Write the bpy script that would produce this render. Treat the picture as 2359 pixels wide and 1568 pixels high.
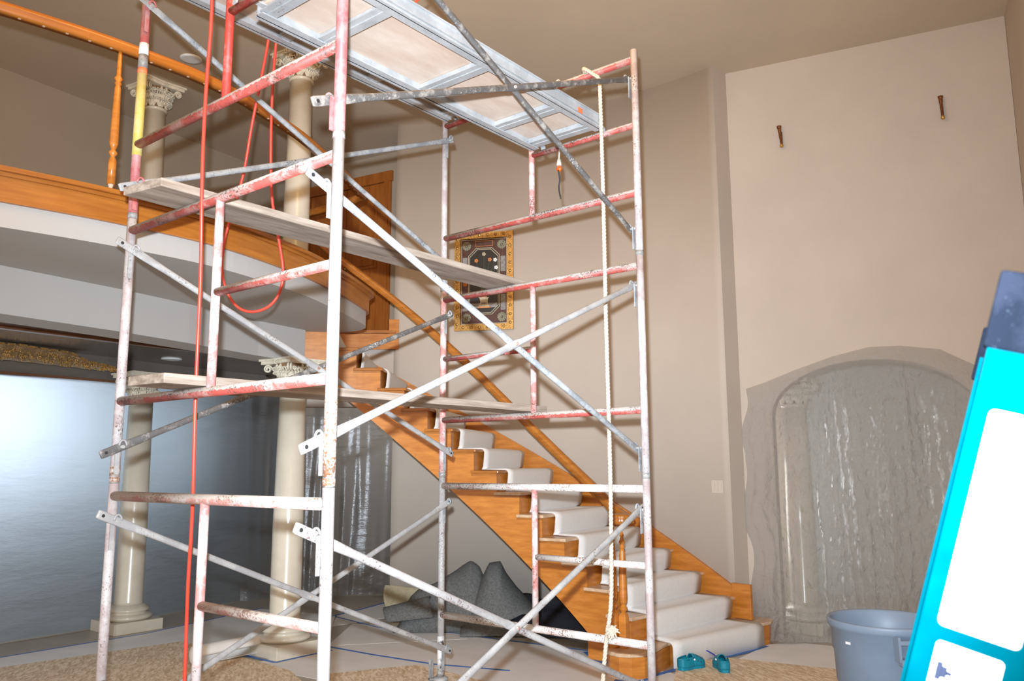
import bpy, math, random
from mathutils import Vector, Matrix, noise as mnoise
from math import sin, cos, pi, radians, sqrt, atan2, degrees, exp
random.seed(7)
S = bpy.context.scene
COL = S.collection
for o in list(bpy.data.objects): bpy.data.objects.remove(o)

# ------------------------------------------------------------------ camera, world, light, exposure
F_PX = 1883.5; YAW = 0.67706; PITCH = 0.152805; ROLL = -0.004622
CAM = Vector((3.7765, -1.8052, 1.4877))
fw = Vector((-sin(YAW)*cos(PITCH), cos(YAW)*cos(PITCH), sin(PITCH)))
_r = Vector((cos(YAW), sin(YAW), 0)); _u = _r.cross(fw)
rr = _r*cos(ROLL) + _u*sin(ROLL); uu = -_r*sin(ROLL) + _u*cos(ROLL)
cam = bpy.data.cameras.new('camera'); cam_o = bpy.data.objects.new('camera', cam); COL.objects.link(cam_o)
m3 = Matrix((rr, uu, -fw)).transposed()
cam_o.matrix_world = Matrix.Translation(CAM) @ m3.to_4x4()
cam.sensor_width = 36; cam.lens = 36*F_PX/2359; cam.clip_start = 0.05
cam.dof.use_dof = True; cam.dof.focus_distance = 5.5; cam.dof.aperture_fstop = 8
S.camera = cam_o
w = bpy.data.worlds.new('world'); S.world = w; w.use_nodes = True
w.node_tree.nodes['Background'].inputs[0].default_value = (1.0, 0.84, 0.70, 1)
w.node_tree.nodes['Background'].inputs[1].default_value = 1.35
# the camera's own flash, a hand's breadth above the lens
fl = bpy.data.lights.new('camera_flash', 'AREA'); fl.shape = 'DISK'; fl.size = 0.05; fl.energy = 175; fl.color = (0.78, 0.89, 1.0); fl.spread = radians(92)
fo = bpy.data.objects.new('camera_flash', fl); COL.objects.link(fo)
fo.matrix_world = Matrix.Translation(CAM + uu*0.15 - rr*0.045 + fw*0.02) @ m3.to_4x4()
# warm fill added for the hall's indoor light, unseen above the frame
hl = bpy.data.lights.new('hall_fill', 'POINT'); hl.energy = 170; hl.color = (1.0, 0.58, 0.20); hl.shadow_soft_size = 0.7
ho = bpy.data.objects.new('hall_fill', hl); COL.objects.link(ho); ho.location = (1.2, 0.3, 4.75)
S.view_settings.view_transform = 'Standard'; S.view_settings.look = 'None'
S.view_settings.exposure = 0.0; S.view_settings.gamma = 1; S.view_settings.use_curve_mapping = False

def at(x, y, z):
    "photo pixel -> point on the horizontal plane z"
    d = fw + rr*((x-1179.5)/F_PX) - uu*((y-784)/F_PX)
    return CAM + d*((z-CAM.z)/d.z)
def atd(x, y, D):
    return CAM + (fw + rr*((x-1179.5)/F_PX) - uu*((y-784)/F_PX))*D

# ------------------------------------------------------------------ materials
def newmat(name):
    m = bpy.data.materials.new(name); m.use_nodes = True
    nt = m.node_tree; b = nt.nodes['Principled BSDF']
    return m, nt, b
def N(nt, t, **kw):
    n = nt.nodes.new(t)
    for k, v in kw.items(): setattr(n, k, v)
    return n
def ramp(nt, stops):
    r = N(nt, 'ShaderNodeValToRGB'); e = r.color_ramp.elements
    e[0].position = stops[0][0]; e[0].color = (*stops[0][1], 1)
    e[1].position = stops[-1][0]; e[1].color = (*stops[-1][1], 1)
    for p, c in stops[1:-1]:
        q = e.new(p); q.color = (*c, 1)
    return r
def coords(nt, kind='pos', scale=(1,1,1), rot=(0,0,0)):
    if kind == 'pos': s = N(nt, 'ShaderNodeNewGeometry').outputs['Position']
    else: s = N(nt, 'ShaderNodeTexCoord').outputs['Object']
    mp = N(nt, 'ShaderNodeMapping'); mp.inputs['Scale'].default_value = scale; mp.inputs['Rotation'].default_value = rot
    nt.links.new(s, mp.inputs['Vector']); return mp.outputs['Vector']
def noise(nt, vec, scale, detail=4, rough=0.6):
    n = N(nt, 'ShaderNodeTexNoise'); n.inputs['Scale'].default_value = scale; n.inputs['Detail'].default_value = detail
    n.inputs['Roughness'].default_value = rough; nt.links.new(vec, n.inputs['Vector']); return n.outputs['Fac']
def mix(nt, fac, a, b):
    m = N(nt, 'ShaderNodeMix', data_type='RGBA')
    for sock, v in ((m.inputs[0], fac), (m.inputs[6], a), (m.inputs[7], b)):
        if isinstance(v, bpy.types.NodeSocket): nt.links.new(v, sock)
        elif isinstance(v, (int, float)): sock.default_value = v
        else: sock.default_value = (*v, 1)
    return m.outputs[2]
def bump(nt, b, h, strength=0.3, dist=0.01):
    n = N(nt, 'ShaderNodeBump'); n.inputs['Strength'].default_value = strength; n.inputs['Distance'].default_value = dist
    nt.links.new(h, n.inputs['Height']); nt.links.new(n.outputs[0], b.inputs['Normal'])
def simple(name, c, rough=0.6, var=0.08, scale=6, metal=0, bmp=0, bscale=60, spec=0.5):
    m, nt, b = newmat(name); v = coords(nt)
    f = noise(nt, v, scale, 5)
    lo = tuple(x*(1-var) for x in c); hi = tuple(min(1, x*(1+var)) for x in c)
    r = ramp(nt, [(0.3, lo), (0.7, hi)]); nt.links.new(f, r.inputs[0]); nt.links.new(r.outputs[0], b.inputs['Base Color'])
    b.inputs['Roughness'].default_value = rough; b.inputs['Metallic'].default_value = metal
    b.inputs['Specular IOR Level'].default_value = spec
    if bmp: bump(nt, b, noise(nt, v, bscale, 4), bmp, 0.004)
    return m
def painted(name, c1, c2, t=0.5, rust=(0.25,0.13,0.07), rt=0.62, dust=None, dustlo=0.2, sc=7, rough=0.5, rs=105):
    m, nt, b = newmat(name); v = coords(nt)
    f = noise(nt, v, sc, 8, 0.7)
    r = ramp(nt, [(t-0.06, (0,0,0)), (t+0.06, (1,1,1))]); nt.links.new(f, r.inputs[0])
    c = mix(nt, r.outputs[0], c1, c2)
    if dust:
        g = N(nt, 'ShaderNodeNewGeometry'); sp = N(nt, 'ShaderNodeSeparateXYZ'); nt.links.new(g.outputs['Normal'], sp.inputs[0])
        a = N(nt, 'ShaderNodeMath', operation='ADD'); nt.links.new(sp.outputs[2], a.inputs[0])
        f3 = noise(nt, v, 30, 6, 0.8); m3_ = N(nt, 'ShaderNodeMath', operation='MULTIPLY_ADD'); nt.links.new(f3, m3_.inputs[0]); m3_.inputs[1].default_value = 1.6; m3_.inputs[2].default_value = -0.8
        nt.links.new(m3_.outputs[0], a.inputs[1])
        r3 = ramp(nt, [(dustlo, (0,0,0)), (dustlo+0.25, (1,1,1))]); nt.links.new(a.outputs[0], r3.inputs[0])
        c = mix(nt, r3.outputs[0], c, dust)
    f2 = noise(nt, v, rs, 6, 0.75); f4 = noise(nt, v, 5, 3)
    mu = N(nt, 'ShaderNodeMath', operation='MULTIPLY_ADD'); nt.links.new(f4, mu.inputs[0]); mu.inputs[1].default_value = 0.5; nt.links.new(f2, mu.inputs[2])
    r2 = ramp(nt, [(min(.96, rt+0.49), (0,0,0)), (min(.99, rt+0.56), (1,1,1))]); nt.links.new(mu.outputs[0], r2.inputs[0])
    c = mix(nt, r2.outputs[0], c, rust)
    nt.links.new(c, b.inputs['Base Color']); b.inputs['Roughness'].default_value = rough
    bump(nt, b, f2, 0.35, 0.002)
    return m
def woodmat(name, dark, light, stretch=(1,1,14), sc=3.5, rough=0.35, kind='pos', rot=(0,0,0), spec=0.5):
    m, nt, b = newmat(name); v = coords(nt, kind, stretch, rot)
    f = noise(nt, v, sc, 8, 0.65)
    r = ramp(nt, [(0.3, dark), (0.5, tuple((a+c)/2 for a, c in zip(dark, light))), (0.68, light)])
    nt.links.new(f, r.inputs[0]); nt.links.new(r.outputs[0], b.inputs['Base Color'])
    b.inputs['Roughness'].default_value = rough; b.inputs['Specular IOR Level'].default_value = spec
    bump(nt, b, f, 0.12, 0.003)
    return m

M = {}
M['wall'] = simple('wall_paint', (0.50,0.425,0.355), 0.75, 0.04, 1.6, bmp=0.06, bscale=40, spec=0.25)
M['loft'] = simple('wall_paint_dimmed', (0.36,0.30,0.235), 0.75, 0.05, 1.2, spec=0.2)  # wall colour darkened to stand for the dimmer light in the loft
M['ceil'] = simple('ceiling_paint', (0.55,0.45,0.34), 0.8, 0.05, 0.8, spec=0.2)
M['white'] = simple('white_plaster', (0.42,0.40,0.38), 0.7, 0.03, 1.5, spec=0.3)
M['floor'] = simple('floor_stone', (0.42,0.37,0.30), 0.35, 0.12, 3)
M['gloss'] = simple('taupe_gloss', (0.17,0.145,0.125), 0.16, 0.1, 2, spec=0.9)
M['brown'] = simple('brown_moulding', (0.16,0.07,0.035), 0.3, 0.2, 8)
M['oak'] = woodmat('oak', (0.40,0.125,0.015), (0.62,0.235,0.04), (2,2,12), 2.2, 0.3)
M['oakh'] = woodmat('oak_level', (0.29,0.088,0.010), (0.45,0.165,0.026), (5,1.2,22), 1.6, 0.28)
M['oakd'] = woodmat('oak_door', (0.26,0.075,0.012), (0.42,0.14,0.025), (10,10,1.2), 1.6, 0.3)
M['oakraw'] = simple('raw_wood_end', (0.72,0.5,0.36), 0.7, 0.1, 20)
M['tread'] = woodmat('tread_top', (0.48,0.30,0.17), (0.72,0.52,0.36), (8,2,8), 3, 0.35)
M['carpet'] = simple('runner_carpet', (0.74,0.70,0.66), 0.95, 0.03, 40, bmp=0.25, bscale=260, spec=0.1)
M['cream'] = simple('cream_marble', (0.62,0.565,0.46), 0.22, 0.1, 3.5, spec=0.6)
M['cap_light'] = simple('capital_cream', (0.66,0.60,0.48), 0.45, 0.12, 30)
M['cap_dark'] = simple('capital_glaze', (0.23,0.13,0.06), 0.6, 0.25, 40)
M['film_tape'] = simple('tape_blue', (0.05,0.17,0.52), 0.6, 0.08, 8)
M['tape_light'] = simple('tape_masking', (0.55,0.45,0.3), 0.6, 0.08, 8)
M['white_paint'] = painted('scaffold_white', (0.38,0.365,0.355), (0.31,0.285,0.28), 0.52, rust=(0.12,0.075,0.06), rt=0.34)
M['grey_leg'] = painted('scaffold_grey', (0.50,0.465,0.455), (0.40,0.32,0.31), 0.5, rust=(0.16,0.10,0.09), rt=0.34)
M['rusty'] = painted('scaffold_rusty', (0.44,0.39,0.36), (0.36,0.24,0.19), 0.55, rust=(0.22,0.10,0.05), rt=0.22)
M['red_leg'] = painted('scaffold_red_leg', (0.42,0.10,0.10), (0.46,0.23,0.22), 0.5, rust=(0.16,0.09,0.08), rt=0.42, sc=4)
M['red'] = painted('scaffold_red', (0.52,0.045,0.03), (0.58,0.16,0.13), 0.6, rust=(0.65,0.5,0.46), rt=0.42, sc=6)
M['red_bar'] = painted('scaffold_red_bar', (0.42,0.075,0.06), (0.48,0.26,0.23), 0.55, rust=(0.08,0.05,0.04), rt=0.31, dust=(0.40,0.345,0.305), dustlo=-0.30)
M['pink_post'] = painted('scaffold_pink_post', (0.52,0.22,0.20), (0.60,0.52,0.50), 0.5, rust=(0.16,0.07,0.05), rt=0.36)
M['pale_bar'] = painted('scaffold_pale_bar', (0.52,0.30,0.27), (0.62,0.58,0.55), 0.42, rust=(0.20,0.11,0.08), rt=0.30, dust=(0.62,0.59,0.56), dustlo=0.0)
M['rusty_bar'] = painted('scaffold_rusty_bar', (0.44,0.20,0.17), (0.50,0.43,0.40), 0.48, rust=(0.17,0.10,0.07), rt=0.30, dust=(0.42,0.36,0.31), dustlo=0.05)
M['brace'] = painted('brace_zinc', (0.34,0.345,0.35), (0.22,0.23,0.24), 0.52, rust=(0.08,0.08,0.08), rt=0.36, sc=12)
M['brace_white'] = painted('brace_white', (0.38,0.365,0.35), (0.30,0.285,0.28), 0.5, rust=(0.14,0.10,0.07), rt=0.36)
M['brace_dark'] = painted('brace_dark', (0.10,0.092,0.088), (0.28,0.25,0.22), 0.56, rust=(0.42,0.38,0.34), rt=0.36, sc=14)
M['alu'] = painted('aluminium_rail', (0.46,0.465,0.47), (0.37,0.38,0.39), 0.5, rust=(0.18,0.18,0.19), rt=0.40, sc=5, rough=0.4)
M['ply'] = woodmat('plywood_deck', (0.58,0.42,0.32), (0.74,0.62,0.53), (4,1.2,4), 2.0, 0.7)
M['plank'] = woodmat('weathered_plank', (0.17,0.12,0.085), (0.43,0.35,0.285), (9,1.0,16), 2.6, 0.8)
M['osb'] = None
M['red_hose'] = simple('red_rubber', (0.62,0.055,0.03), 0.4, 0.15, 5)
M['rope'] = simple('rope_fibre', (0.58,0.50,0.40), 0.9, 0.15, 30)
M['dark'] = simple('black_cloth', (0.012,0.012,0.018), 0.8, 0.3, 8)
M['pad'] = simple('grey_carpet', (0.135,0.135,0.13), 0.95, 0.3, 60, bmp=0.8, bscale=160, spec=0.15)
M['padtan'] = simple('tan_backing', (0.40,0.34,0.22), 0.9, 0.15, 40)
M['bin'] = simple('bin_plastic', (0.19,0.25,0.33), 0.45, 0.1, 4)
M['teal'] = simple('teal_foam', (0.0,0.21,0.30), 0.55, 0.08, 10)
M['teald'] = simple('teal_foam_shaded', (0.0,0.035,0.06), 0.6, 0.08, 10)  # clog foam darkened for the shade inside the shoe
M['ladder'] = simple('cyan_fibreglass', (0.0,0.055,0.075), 0.7, 0.12, 25, spec=0.0)
M['ladder_cap'] = painted('ladder_cap', (0.0045,0.006,0.010), (0.008,0.010,0.016), 0.5, rust=(0.02,0.025,0.035), rt=0.42, sc=20, rough=0.9)
M['ladder_cap'].node_tree.nodes['Principled BSDF'].inputs['Specular IOR Level'].default_value = 0.02
M['label'] = simple('white_label', (0.8,0.8,0.8), 0.5, 0.02, 4)
M['icon_blue'] = simple('icon_blue', (0.03,0.035,0.06), 0.6, 0.1, 30, spec=0)
M['icon_red'] = simple('icon_red', (0.07,0.03,0.035), 0.6, 0.1, 30, spec=0)
M['metal'] = simple('bright_metal', (0.75,0.75,0.75), 0.25, 0.05, 10, metal=1)
M['gilt'] = simple('gilt', (0.50,0.29,0.09), 0.3, 0.5, 70, metal=0.6, bmp=0.6, bscale=90)
M['gilt_dark'] = simple('dark_gilt', (0.30,0.20,0.11), 0.3, 0.5, 80, metal=0.5, bmp=0.8, bscale=80)
M['bronze'] = simple('bronze', (0.17,0.055,0.015), 0.4, 0.35, 60, metal=0.3)
M['pic_dark'] = simple('picture_black', (0.02,0.016,0.015), 0.4, 0.3, 20)
M['pic_brown'] = simple('picture_oxblood', (0.075,0.03,0.022), 0.4, 0.3, 30)
M['pic_cream'] = simple('picture_cream', (0.50,0.43,0.30), 0.5, 0.15, 60)
M['pic_grey'] = simple('picture_grey_marble', (0.25,0.23,0.22), 0.5, 0.35, 45)
M['pic_green'] = simple('picture_green', (0.10,0.14,0.10), 0.5, 0.3, 50)
M['pic_orange'] = simple('picture_orange', (0.62,0.22,0.06), 0.5, 0.2, 50)
M['pic_rosette'] = simple('picture_rosette', (0.24,0.22,0.15), 0.5, 0.45, 70)
M['orange'] = simple('orange_plastic', (0.8,0.1,0.01), 0.4, 0.05, 10)
M['orange_label'] = simple('orange_label', (0.8,0.2,0.08), 0.5, 0.15, 40)
M['yellow'] = painted('yellow_label', (0.52,0.42,0.10), (0.58,0.50,0.22), 0.5, rust=(0.5,0.1,0.05), rt=0.42)
M['switch'] = simple('switch_beige', (0.56,0.48,0.40), 0.4, 0.02, 5)
M['iron'] = painted('cast_iron', (0.34,0.33,0.31), (0.22,0.21,0.20), 0.5, rust=(0.5,0.48,0.45), rt=0.34, sc=20)
M['black_paint'] = simple('black_mark', (0.02,0.02,0.02), 0.5, 0.1, 10)
M['blue_strap'] = simple('blue_strap', (0.02,0.04,0.4), 0.5, 0.1, 10)
def osb():
    m, nt, b = newmat('osb'); v = coords(nt, 'pos', (1,1,1), (0,0,0.6)); cols = []
    for k, (rz, sc) in enumerate(((0.4, 26), (1.7, 31))):
        vo = N(nt, 'ShaderNodeTexVoronoi'); vo.inputs['Scale'].default_value = sc
        mp = N(nt, 'ShaderNodeMapping'); mp.inputs['Scale'].default_value = (0.55,2.2,1); mp.inputs['Rotation'].default_value = (0,0,rz)
        nt.links.new(v, mp.inputs[0]); nt.links.new(mp.outputs[0], vo.inputs['Vector'])
        s = N(nt, 'ShaderNodeSeparateColor'); nt.links.new(vo.outputs['Color'], s.inputs[0]); cols.append(s.outputs[0])
    av = N(nt, 'ShaderNodeMath', operation='ADD'); nt.links.new(cols[0], av.inputs[0]); nt.links.new(cols[1], av.inputs[1])
    fn = noise(nt, v, 60, 5); m2 = N(nt, 'ShaderNodeMath', operation='MULTIPLY_ADD'); nt.links.new(av.outputs[0], m2.inputs[0]); m2.inputs[1].default_value = 0.32; nt.links.new(fn, m2.inputs[2])
    r = ramp(nt, [(0.45, (0.50,0.35,0.20)), (0.85, (0.72,0.56,0.38)), (1.0, (0.86,0.72,0.54))])
    nt.links.new(m2.outputs[0], r.inputs[0])
    nt.links.new(r.outputs[0], b.inputs['Base Color']); b.inputs['Roughness'].default_value = 0.75
    bump(nt, b, m2.outputs[0], 0.25, 0.003); return m
M['osb'] = osb()
def paper():
    m, nt, b = newmat('floor_paper'); v = coords(nt)
    f = noise(nt, v, 2.2, 5); r = ramp(nt, [(0.3, (0.72,0.70,0.67)), (0.7, (0.84,0.82,0.79))])
    nt.links.new(f, r.inputs[0]); nt.links.new(r.outputs[0], b.inputs['Base Color']); b.inputs['Roughness'].default_value = 0.55
    bump(nt, b, noise(nt, v, 7, 3), 0.25, 0.01); return m
M['paper'] = paper()
def emit(name, c, s):
    m, nt, b = newmat(name); e = N(nt, 'ShaderNodeEmission'); e.inputs[0].default_value = (*c, 1); e.inputs[1].default_value = s
    nt.links.new(e.outputs[0], nt.nodes['Material Output'].inputs[0]); return m
M['daylight'] = emit('window_daylight', (0.80,0.90,1.0), 6.5)
M['lampglow'] = emit('lamp_glow', (1.0,0.85,0.6), 2.5)
M['fill_glow'] = emit('arch_room_glow', (0.97,0.98,1.0), 8.0)  # glow of the added panel in the arch room
def film(name, tint, clear, gloss_rough, fine, crumple, lam=(0.45,0.44,0.42), trans=0.35, stretch=(1,1,1), bd=0.02, gain=1.0):
    "thin plastic sheet: part see-through, part cloudy, glossy with wrinkles"
    m, nt, b = newmat(name); nt.nodes.remove(b); out = nt.nodes['Material Output']
    v = coords(nt, 'pos', stretch)
    f = noise(nt, v, fine, 7, 0.7); f2 = noise(nt, v, crumple, 4, 0.55)
    ad = N(nt, 'ShaderNodeMath', operation='MULTIPLY_ADD'); nt.links.new(f2, ad.inputs[0]); ad.inputs[1].default_value = 2.2; nt.links.new(f, ad.inputs[2])
    bp = N(nt, 'ShaderNodeBump'); bp.inputs['Strength'].default_value = 0.75; bp.inputs['Distance'].default_value = bd; nt.links.new(ad.outputs[0], bp.inputs['Height'])
    tr = N(nt, 'ShaderNodeBsdfTransparent'); tr.inputs[0].default_value = (*tint, 1)
    tl = N(nt, 'ShaderNodeBsdfTranslucent'); tl.inputs[0].default_value = (*tint, 1); nt.links.new(bp.outputs[0], tl.inputs['Normal'])
    df = N(nt, 'ShaderNodeBsdfDiffuse'); df.inputs[0].default_value = (*lam, 1); nt.links.new(bp.outputs[0], df.inputs['Normal'])
    gl = N(nt, 'ShaderNodeBsdfGlossy'); gl.inputs['Roughness'].default_value = gloss_rough; gl.inputs[0].default_value = (0.9,0.9,0.92,1); nt.links.new(bp.outputs[0], gl.inputs['Normal'])
    a = N(nt, 'ShaderNodeMixShader'); a.inputs[0].default_value = trans; nt.links.new(df.outputs[0], a.inputs[1]); nt.links.new(tl.outputs[0], a.inputs[2])
    c = N(nt, 'ShaderNodeMixShader'); c.inputs[0].default_value = clear; nt.links.new(a.outputs[0], c.inputs[1]); nt.links.new(tr.outputs[0], c.inputs[2])
    ly = N(nt, 'ShaderNodeLayerWeight'); ly.inputs[0].default_value = 0.5; nt.links.new(bp.outputs[0], ly.inputs['Normal'])
    pw = N(nt, 'ShaderNodeMath', operation='POWER'); nt.links.new(ly.outputs['Facing'], pw.inputs[0]); pw.inputs[1].default_value = 5
    lw = N(nt, 'ShaderNodeMath', operation='MULTIPLY_ADD'); nt.links.new(pw.outputs[0], lw.inputs[0]); lw.inputs[1].default_value = 0.8; lw.inputs[2].default_value = 0.05
    gm = N(nt, 'ShaderNodeMath', operation='MULTIPLY'); gm.use_clamp = True; gm.inputs[1].default_value = gain; nt.links.new(lw.outputs[0], gm.inputs[0])
    d = N(nt, 'ShaderNodeMixShader'); nt.links.new(gm.outputs[0], d.inputs[0]); nt.links.new(c.outputs[0], d.inputs[1]); nt.links.new(gl.outputs[0], d.inputs[2])
    nt.links.new(d.outputs[0], out.inputs[0]); return m
M['film'] = film('plastic_film', (0.96,0.95,0.93), 0.64, 0.20, 24, 6, lam=(0.80,0.78,0.75), trans=0.45, bd=0.045, gain=3.2)
M['film2'] = film('plastic_sheeting', (0.70,0.76,0.82), 0.0, 0.22, 1.2, 0.7, lam=(0.15,0.16,0.17), trans=0.75, stretch=(1,1,3.5))

# ------------------------------------------------------------------ mesh builder
class MB:
    def __init__(s): s.v = []; s.f = []; s.sm = []
    def add(s, vs, fs, smooth=False):
        k = len(s.v); s.v += [tuple(p) for p in vs]; s.f += [tuple(i+k for i in f) for f in fs]; s.sm += [smooth]*len(fs); return s
    def box(s, c, size, rot=None):
        x, y, z = (q/2 for q in size); c = Vector(c)
        P = [Vector((a*x, b*y, d*z)) for d in (-1, 1) for b in (-1, 1) for a in (-1, 1)]
        if rot is not None: P = [rot @ p for p in P]
        return s.add([p+c for p in P], [(0,2,3,1),(4,5,7,6),(0,1,5,4),(2,6,7,3),(0,4,6,2),(1,3,7,5)])
    def bar(s, a, b, wd, th, up=Vector((0,0,1))):
        a = Vector(a); b = Vector(b); d = (b-a); L = d.length; d.normalize()
        side = d.cross(up)
        if side.length < 1e-4: side = d.cross(Vector((1,0,0)))
        side.normalize(); u = side.cross(d)
        R = Matrix((d, side, u)).transposed()
        return s.box((a+b)/2, (L, wd, th), R)
    def prism(s, poly, z0, z1):
        n = len(poly)
        return s.add([(p[0], p[1], z0) for p in poly]+[(p[0], p[1], z1) for p in poly],
                     [tuple(range(n))[::-1], tuple(range(n, 2*n))]+[(i, (i+1)%n, n+(i+1)%n, n+i) for i in range(n)])
    def tube(s, path, r, seg=12, caps=True, closed=False, flat=None, up=None):
        path = [Vector(p) for p in path]; n = len(path)
        rad = r if isinstance(r, (list, tuple)) else [r]*n
        T = []
        for i in range(n):
            a = path[i-1] if (i > 0 or closed) else path[i]; b = path[(i+1) % n] if (i < n-1 or closed) else path[i]
            T.append((b-a).normalized())
        ref = up or (Vector((0,0,1)) if abs(T[0].z) < 0.9 else Vector((1,0,0)))
        U = (ref - T[0]*ref.dot(T[0])).normalized(); vs = []
        for i in range(n):
            U = (U - T[i]*U.dot(T[i])).normalized(); V = T[i].cross(U)
            for k in range(seg):
                a = 2*pi*k/seg; ru, rv = (rad[i] if isinstance(rad[i], tuple) else (rad[i], rad[i]))
                vs.append(path[i] + U*cos(a)*ru + V*sin(a)*rv)
        fs = [(i*seg+k, i*seg+(k+1) % seg, ((i+1) % n)*seg+(k+1) % seg, ((i+1) % n)*seg+k) for i in range(n if closed else n-1) for k in range(seg)]
        k0 = len(s.v); s.add(vs, fs, True)
        if caps and not closed:
            s.f += [tuple(k0+k for k in range(seg))[::-1], tuple(k0+(n-1)*seg+k for k in range(seg))]; s.sm += [False, False]
        return s
    def lathe(s, prof, c, seg=24, sq=None):
        "prof: (radius, z); sq: list of flags, True = square section at that ring"
        c = Vector(c); vs = []
        for i, (r, z) in enumerate(prof):
            for k in range(seg):
                a = 2*pi*(k+0.5)/seg; q = r
                if sq and sq[i]: q = r/max(abs(cos(a)), abs(sin(a)))
                vs.append(c+Vector((q*cos(a), q*sin(a), z)))
        n = len(prof)
        fs = [(i*seg+k, i*seg+(k+1) % seg, (i+1)*seg+(k+1) % seg, (i+1)*seg+k) for i in range(n-1) for k in range(seg)]
        k0 = len(s.v); s.add(vs, fs, not sq)
        s.f += [tuple(k0+k for k in range(seg))[::-1], tuple(k0+(n-1)*seg+k for k in range(seg))]; s.sm += [False]*2
        return s
    def grid(s, fn, nu, nv, smooth=True, wrap=False):
        vs = [fn(i/nu, j/nv) for j in range(nv+1) for i in range(nu+1)]
        return s.add(vs, [(j*(nu+1)+i, j*(nu+1)+i+1, (j+1)*(nu+1)+i+1, (j+1)*(nu+1)+i) for j in range(nv) for i in range(nu)], smooth)
    def sphere(s, c, r, seg=10, rings=6):
        c = Vector(c); r = (r, r, r) if not isinstance(r, (tuple, list)) else r
        return s.grid(lambda u, v: c+Vector((r[0]*cos(2*pi*u)*sin(pi*v), r[1]*sin(2*pi*u)*sin(pi*v), -r[2]*cos(pi*v))), seg, rings)
    def build(s, name, mat, parent=None, solid=0, bevel=0, sub=0):
        me = bpy.data.meshes.new(name); me.from_pydata(s.v, [], s.f); me.update()
        me.polygons.foreach_set('use_smooth', s.sm); me.materials.append(mat)
        o = bpy.data.objects.new(name, me); COL.objects.link(o)
        if parent: o.parent = parent; o.matrix_parent_inverse = parent.matrix_basis.inverted() if parent.type == 'EMPTY' else Matrix()
        if solid: q = o.modifiers.new('s', 'SOLIDIFY'); q.thickness = solid; q.offset = 0
        if bevel: q = o.modifiers.new('b', 'BEVEL'); q.width = bevel; q.segments = 2; q.limit_method = 'ANGLE'
        if sub: q = o.modifiers.new('u', 'SUBSURF'); q.levels = sub; q.render_levels = sub
        return o
def tag(o, label=None, cat=None, group=None, kind=None):
    if label: o['label'] = label
    if cat: o['category'] = cat
    if group: o['group'] = group
    if kind: o['kind'] = kind
    return o
def thing(name, label, cat, loc=(0,0,0), group=None):
    o = bpy.data.objects.new(name, None); COL.objects.link(o); o.location = loc; o.empty_display_size = 0.1
    return tag(o, label, cat, group)
def struct(name, mb, mat, label=None): return tag(mb.build(name, mat), kind='structure', label=label)
def copy_thing(src, loc, label, rz=0):
    r = src.copy(); COL.objects.link(r); r.location = loc; r.rotation_euler = (0, 0, rz); r['label'] = label
    for ch in [c for c in bpy.data.objects if c.parent == src]:
        c = ch.copy(); COL.objects.link(c); c.parent = r
        for g in [q for q in bpy.data.objects if q.parent == ch]:
            d = g.copy(); COL.objects.link(d); d.parent = c
    return r
def smooth_path(pts, n=8):
    P = [Vector(p) for p in pts]; out = []
    for i in range(len(P)-1):
        a = P[max(i-1, 0)]; b = P[i]; c = P[i+1]; d = P[min(i+2, len(P)-1)]
        for k in range(n):
            t = k/n; out.append(0.5*((2*b)+(c-a)*t+(2*a-5*b+4*c-d)*t*t+(-a+3*b-3*c+d)*t**3))
    out.append(P[-1]); return out

# ------------------------------------------------------------------ key dimensions (metres)
C0 = Vector((0.0955, 0.833)); RW = 4.384; RO = 4.264; RI = 3.112; RS = 2.93    # stair centre; wall, runner edges, open stringer
RISE = 0.18243
def ang(n): m = n-1; return 1.37894+m*0.0685871+m*m*0.000237735
def pol(R, a, z=0): return Vector((C0.x+R*cos(a), C0.y+R*sin(a), z))
ZC = 5.30; ZL = 2.92; ZU = 2.69
A_END = radians(129.6)

# ------------------------------------------------------------------ the setting
struct('floor', MB().prism([(-8,-6),(9,-6),(9,11),(-8,11)], -0.2, 0), M['floor'])
struct('ceiling', MB().prism([(-5.4,-5),(6,-5),(6,7.5),(-5.4,7.5)], ZC, ZC+0.2), M['ceil'])
mb = MB(); n = 48; a0, a1 = radians(82.65), A_END
poly = [pol(RW, a0+(a1-a0)*i/n) for i in range(n+1)]+[pol(RW+0.235, a1+(a0-a1)*i/n) for i in range(n+1)]
mb.prism(poly, 0, ZC); mb.sm = [False]*2+[True]*n+[False]+[True]*n+[False]
struct('wall_back', mb, M['wall'])
mb = MB(); mb.prism([pol(RW, A_END+(radians(143)-A_END)*i/8) for i in range(9)]+[pol(RW+0.12, radians(143)+(A_END-radians(143))*i/8) for i in range(9)], 2.12, 2.74)
struct('wall_stair_top', mb, M['wall'])
# right wall with an arched opening
WA = Vector((0.60, 5.394)); WD = Vector((0.9739, 0.2269)); WN = Vector((0.2269, -0.9739))   # WN faces the room
def wp(s, z, off=0): return Vector((WA.x+WD.x*s+WN.x*off, WA.y+WD.y*s+WN.y*off, z))
SL, SR, ZS, ZA = 0.36, 2.02, 1.93, 2.40
arch = [(SL, 0), (SL, ZS)]+[((SL+SR)/2-(SR-SL)/2*cos(pi*i/16), ZS+(ZA-ZS)*sin(pi*i/16)) for i in range(1, 16)]+[(SR, ZS), (SR, 0)]
mb = MB(); L = 2.46
def both(quads):
    for q in quads:
        for off in (0, -0.2): mb.add([wp(s, z, off) for s, z in q], [tuple(range(len(q)))])
both([[(-0.05, 0), (SL, 0), (SL, ZC), (-0.05, ZC)], [(SR, 0), (L, 0), (L, ZC), (SR, ZC)]])
for i in range(1, len(arch)-2):
    (s0, z0), (s1, z1) = arch[i], arch[i+1]; both([[(s0, z0), (s1, z1), (s1, ZC), (s0, ZC)]])
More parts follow.
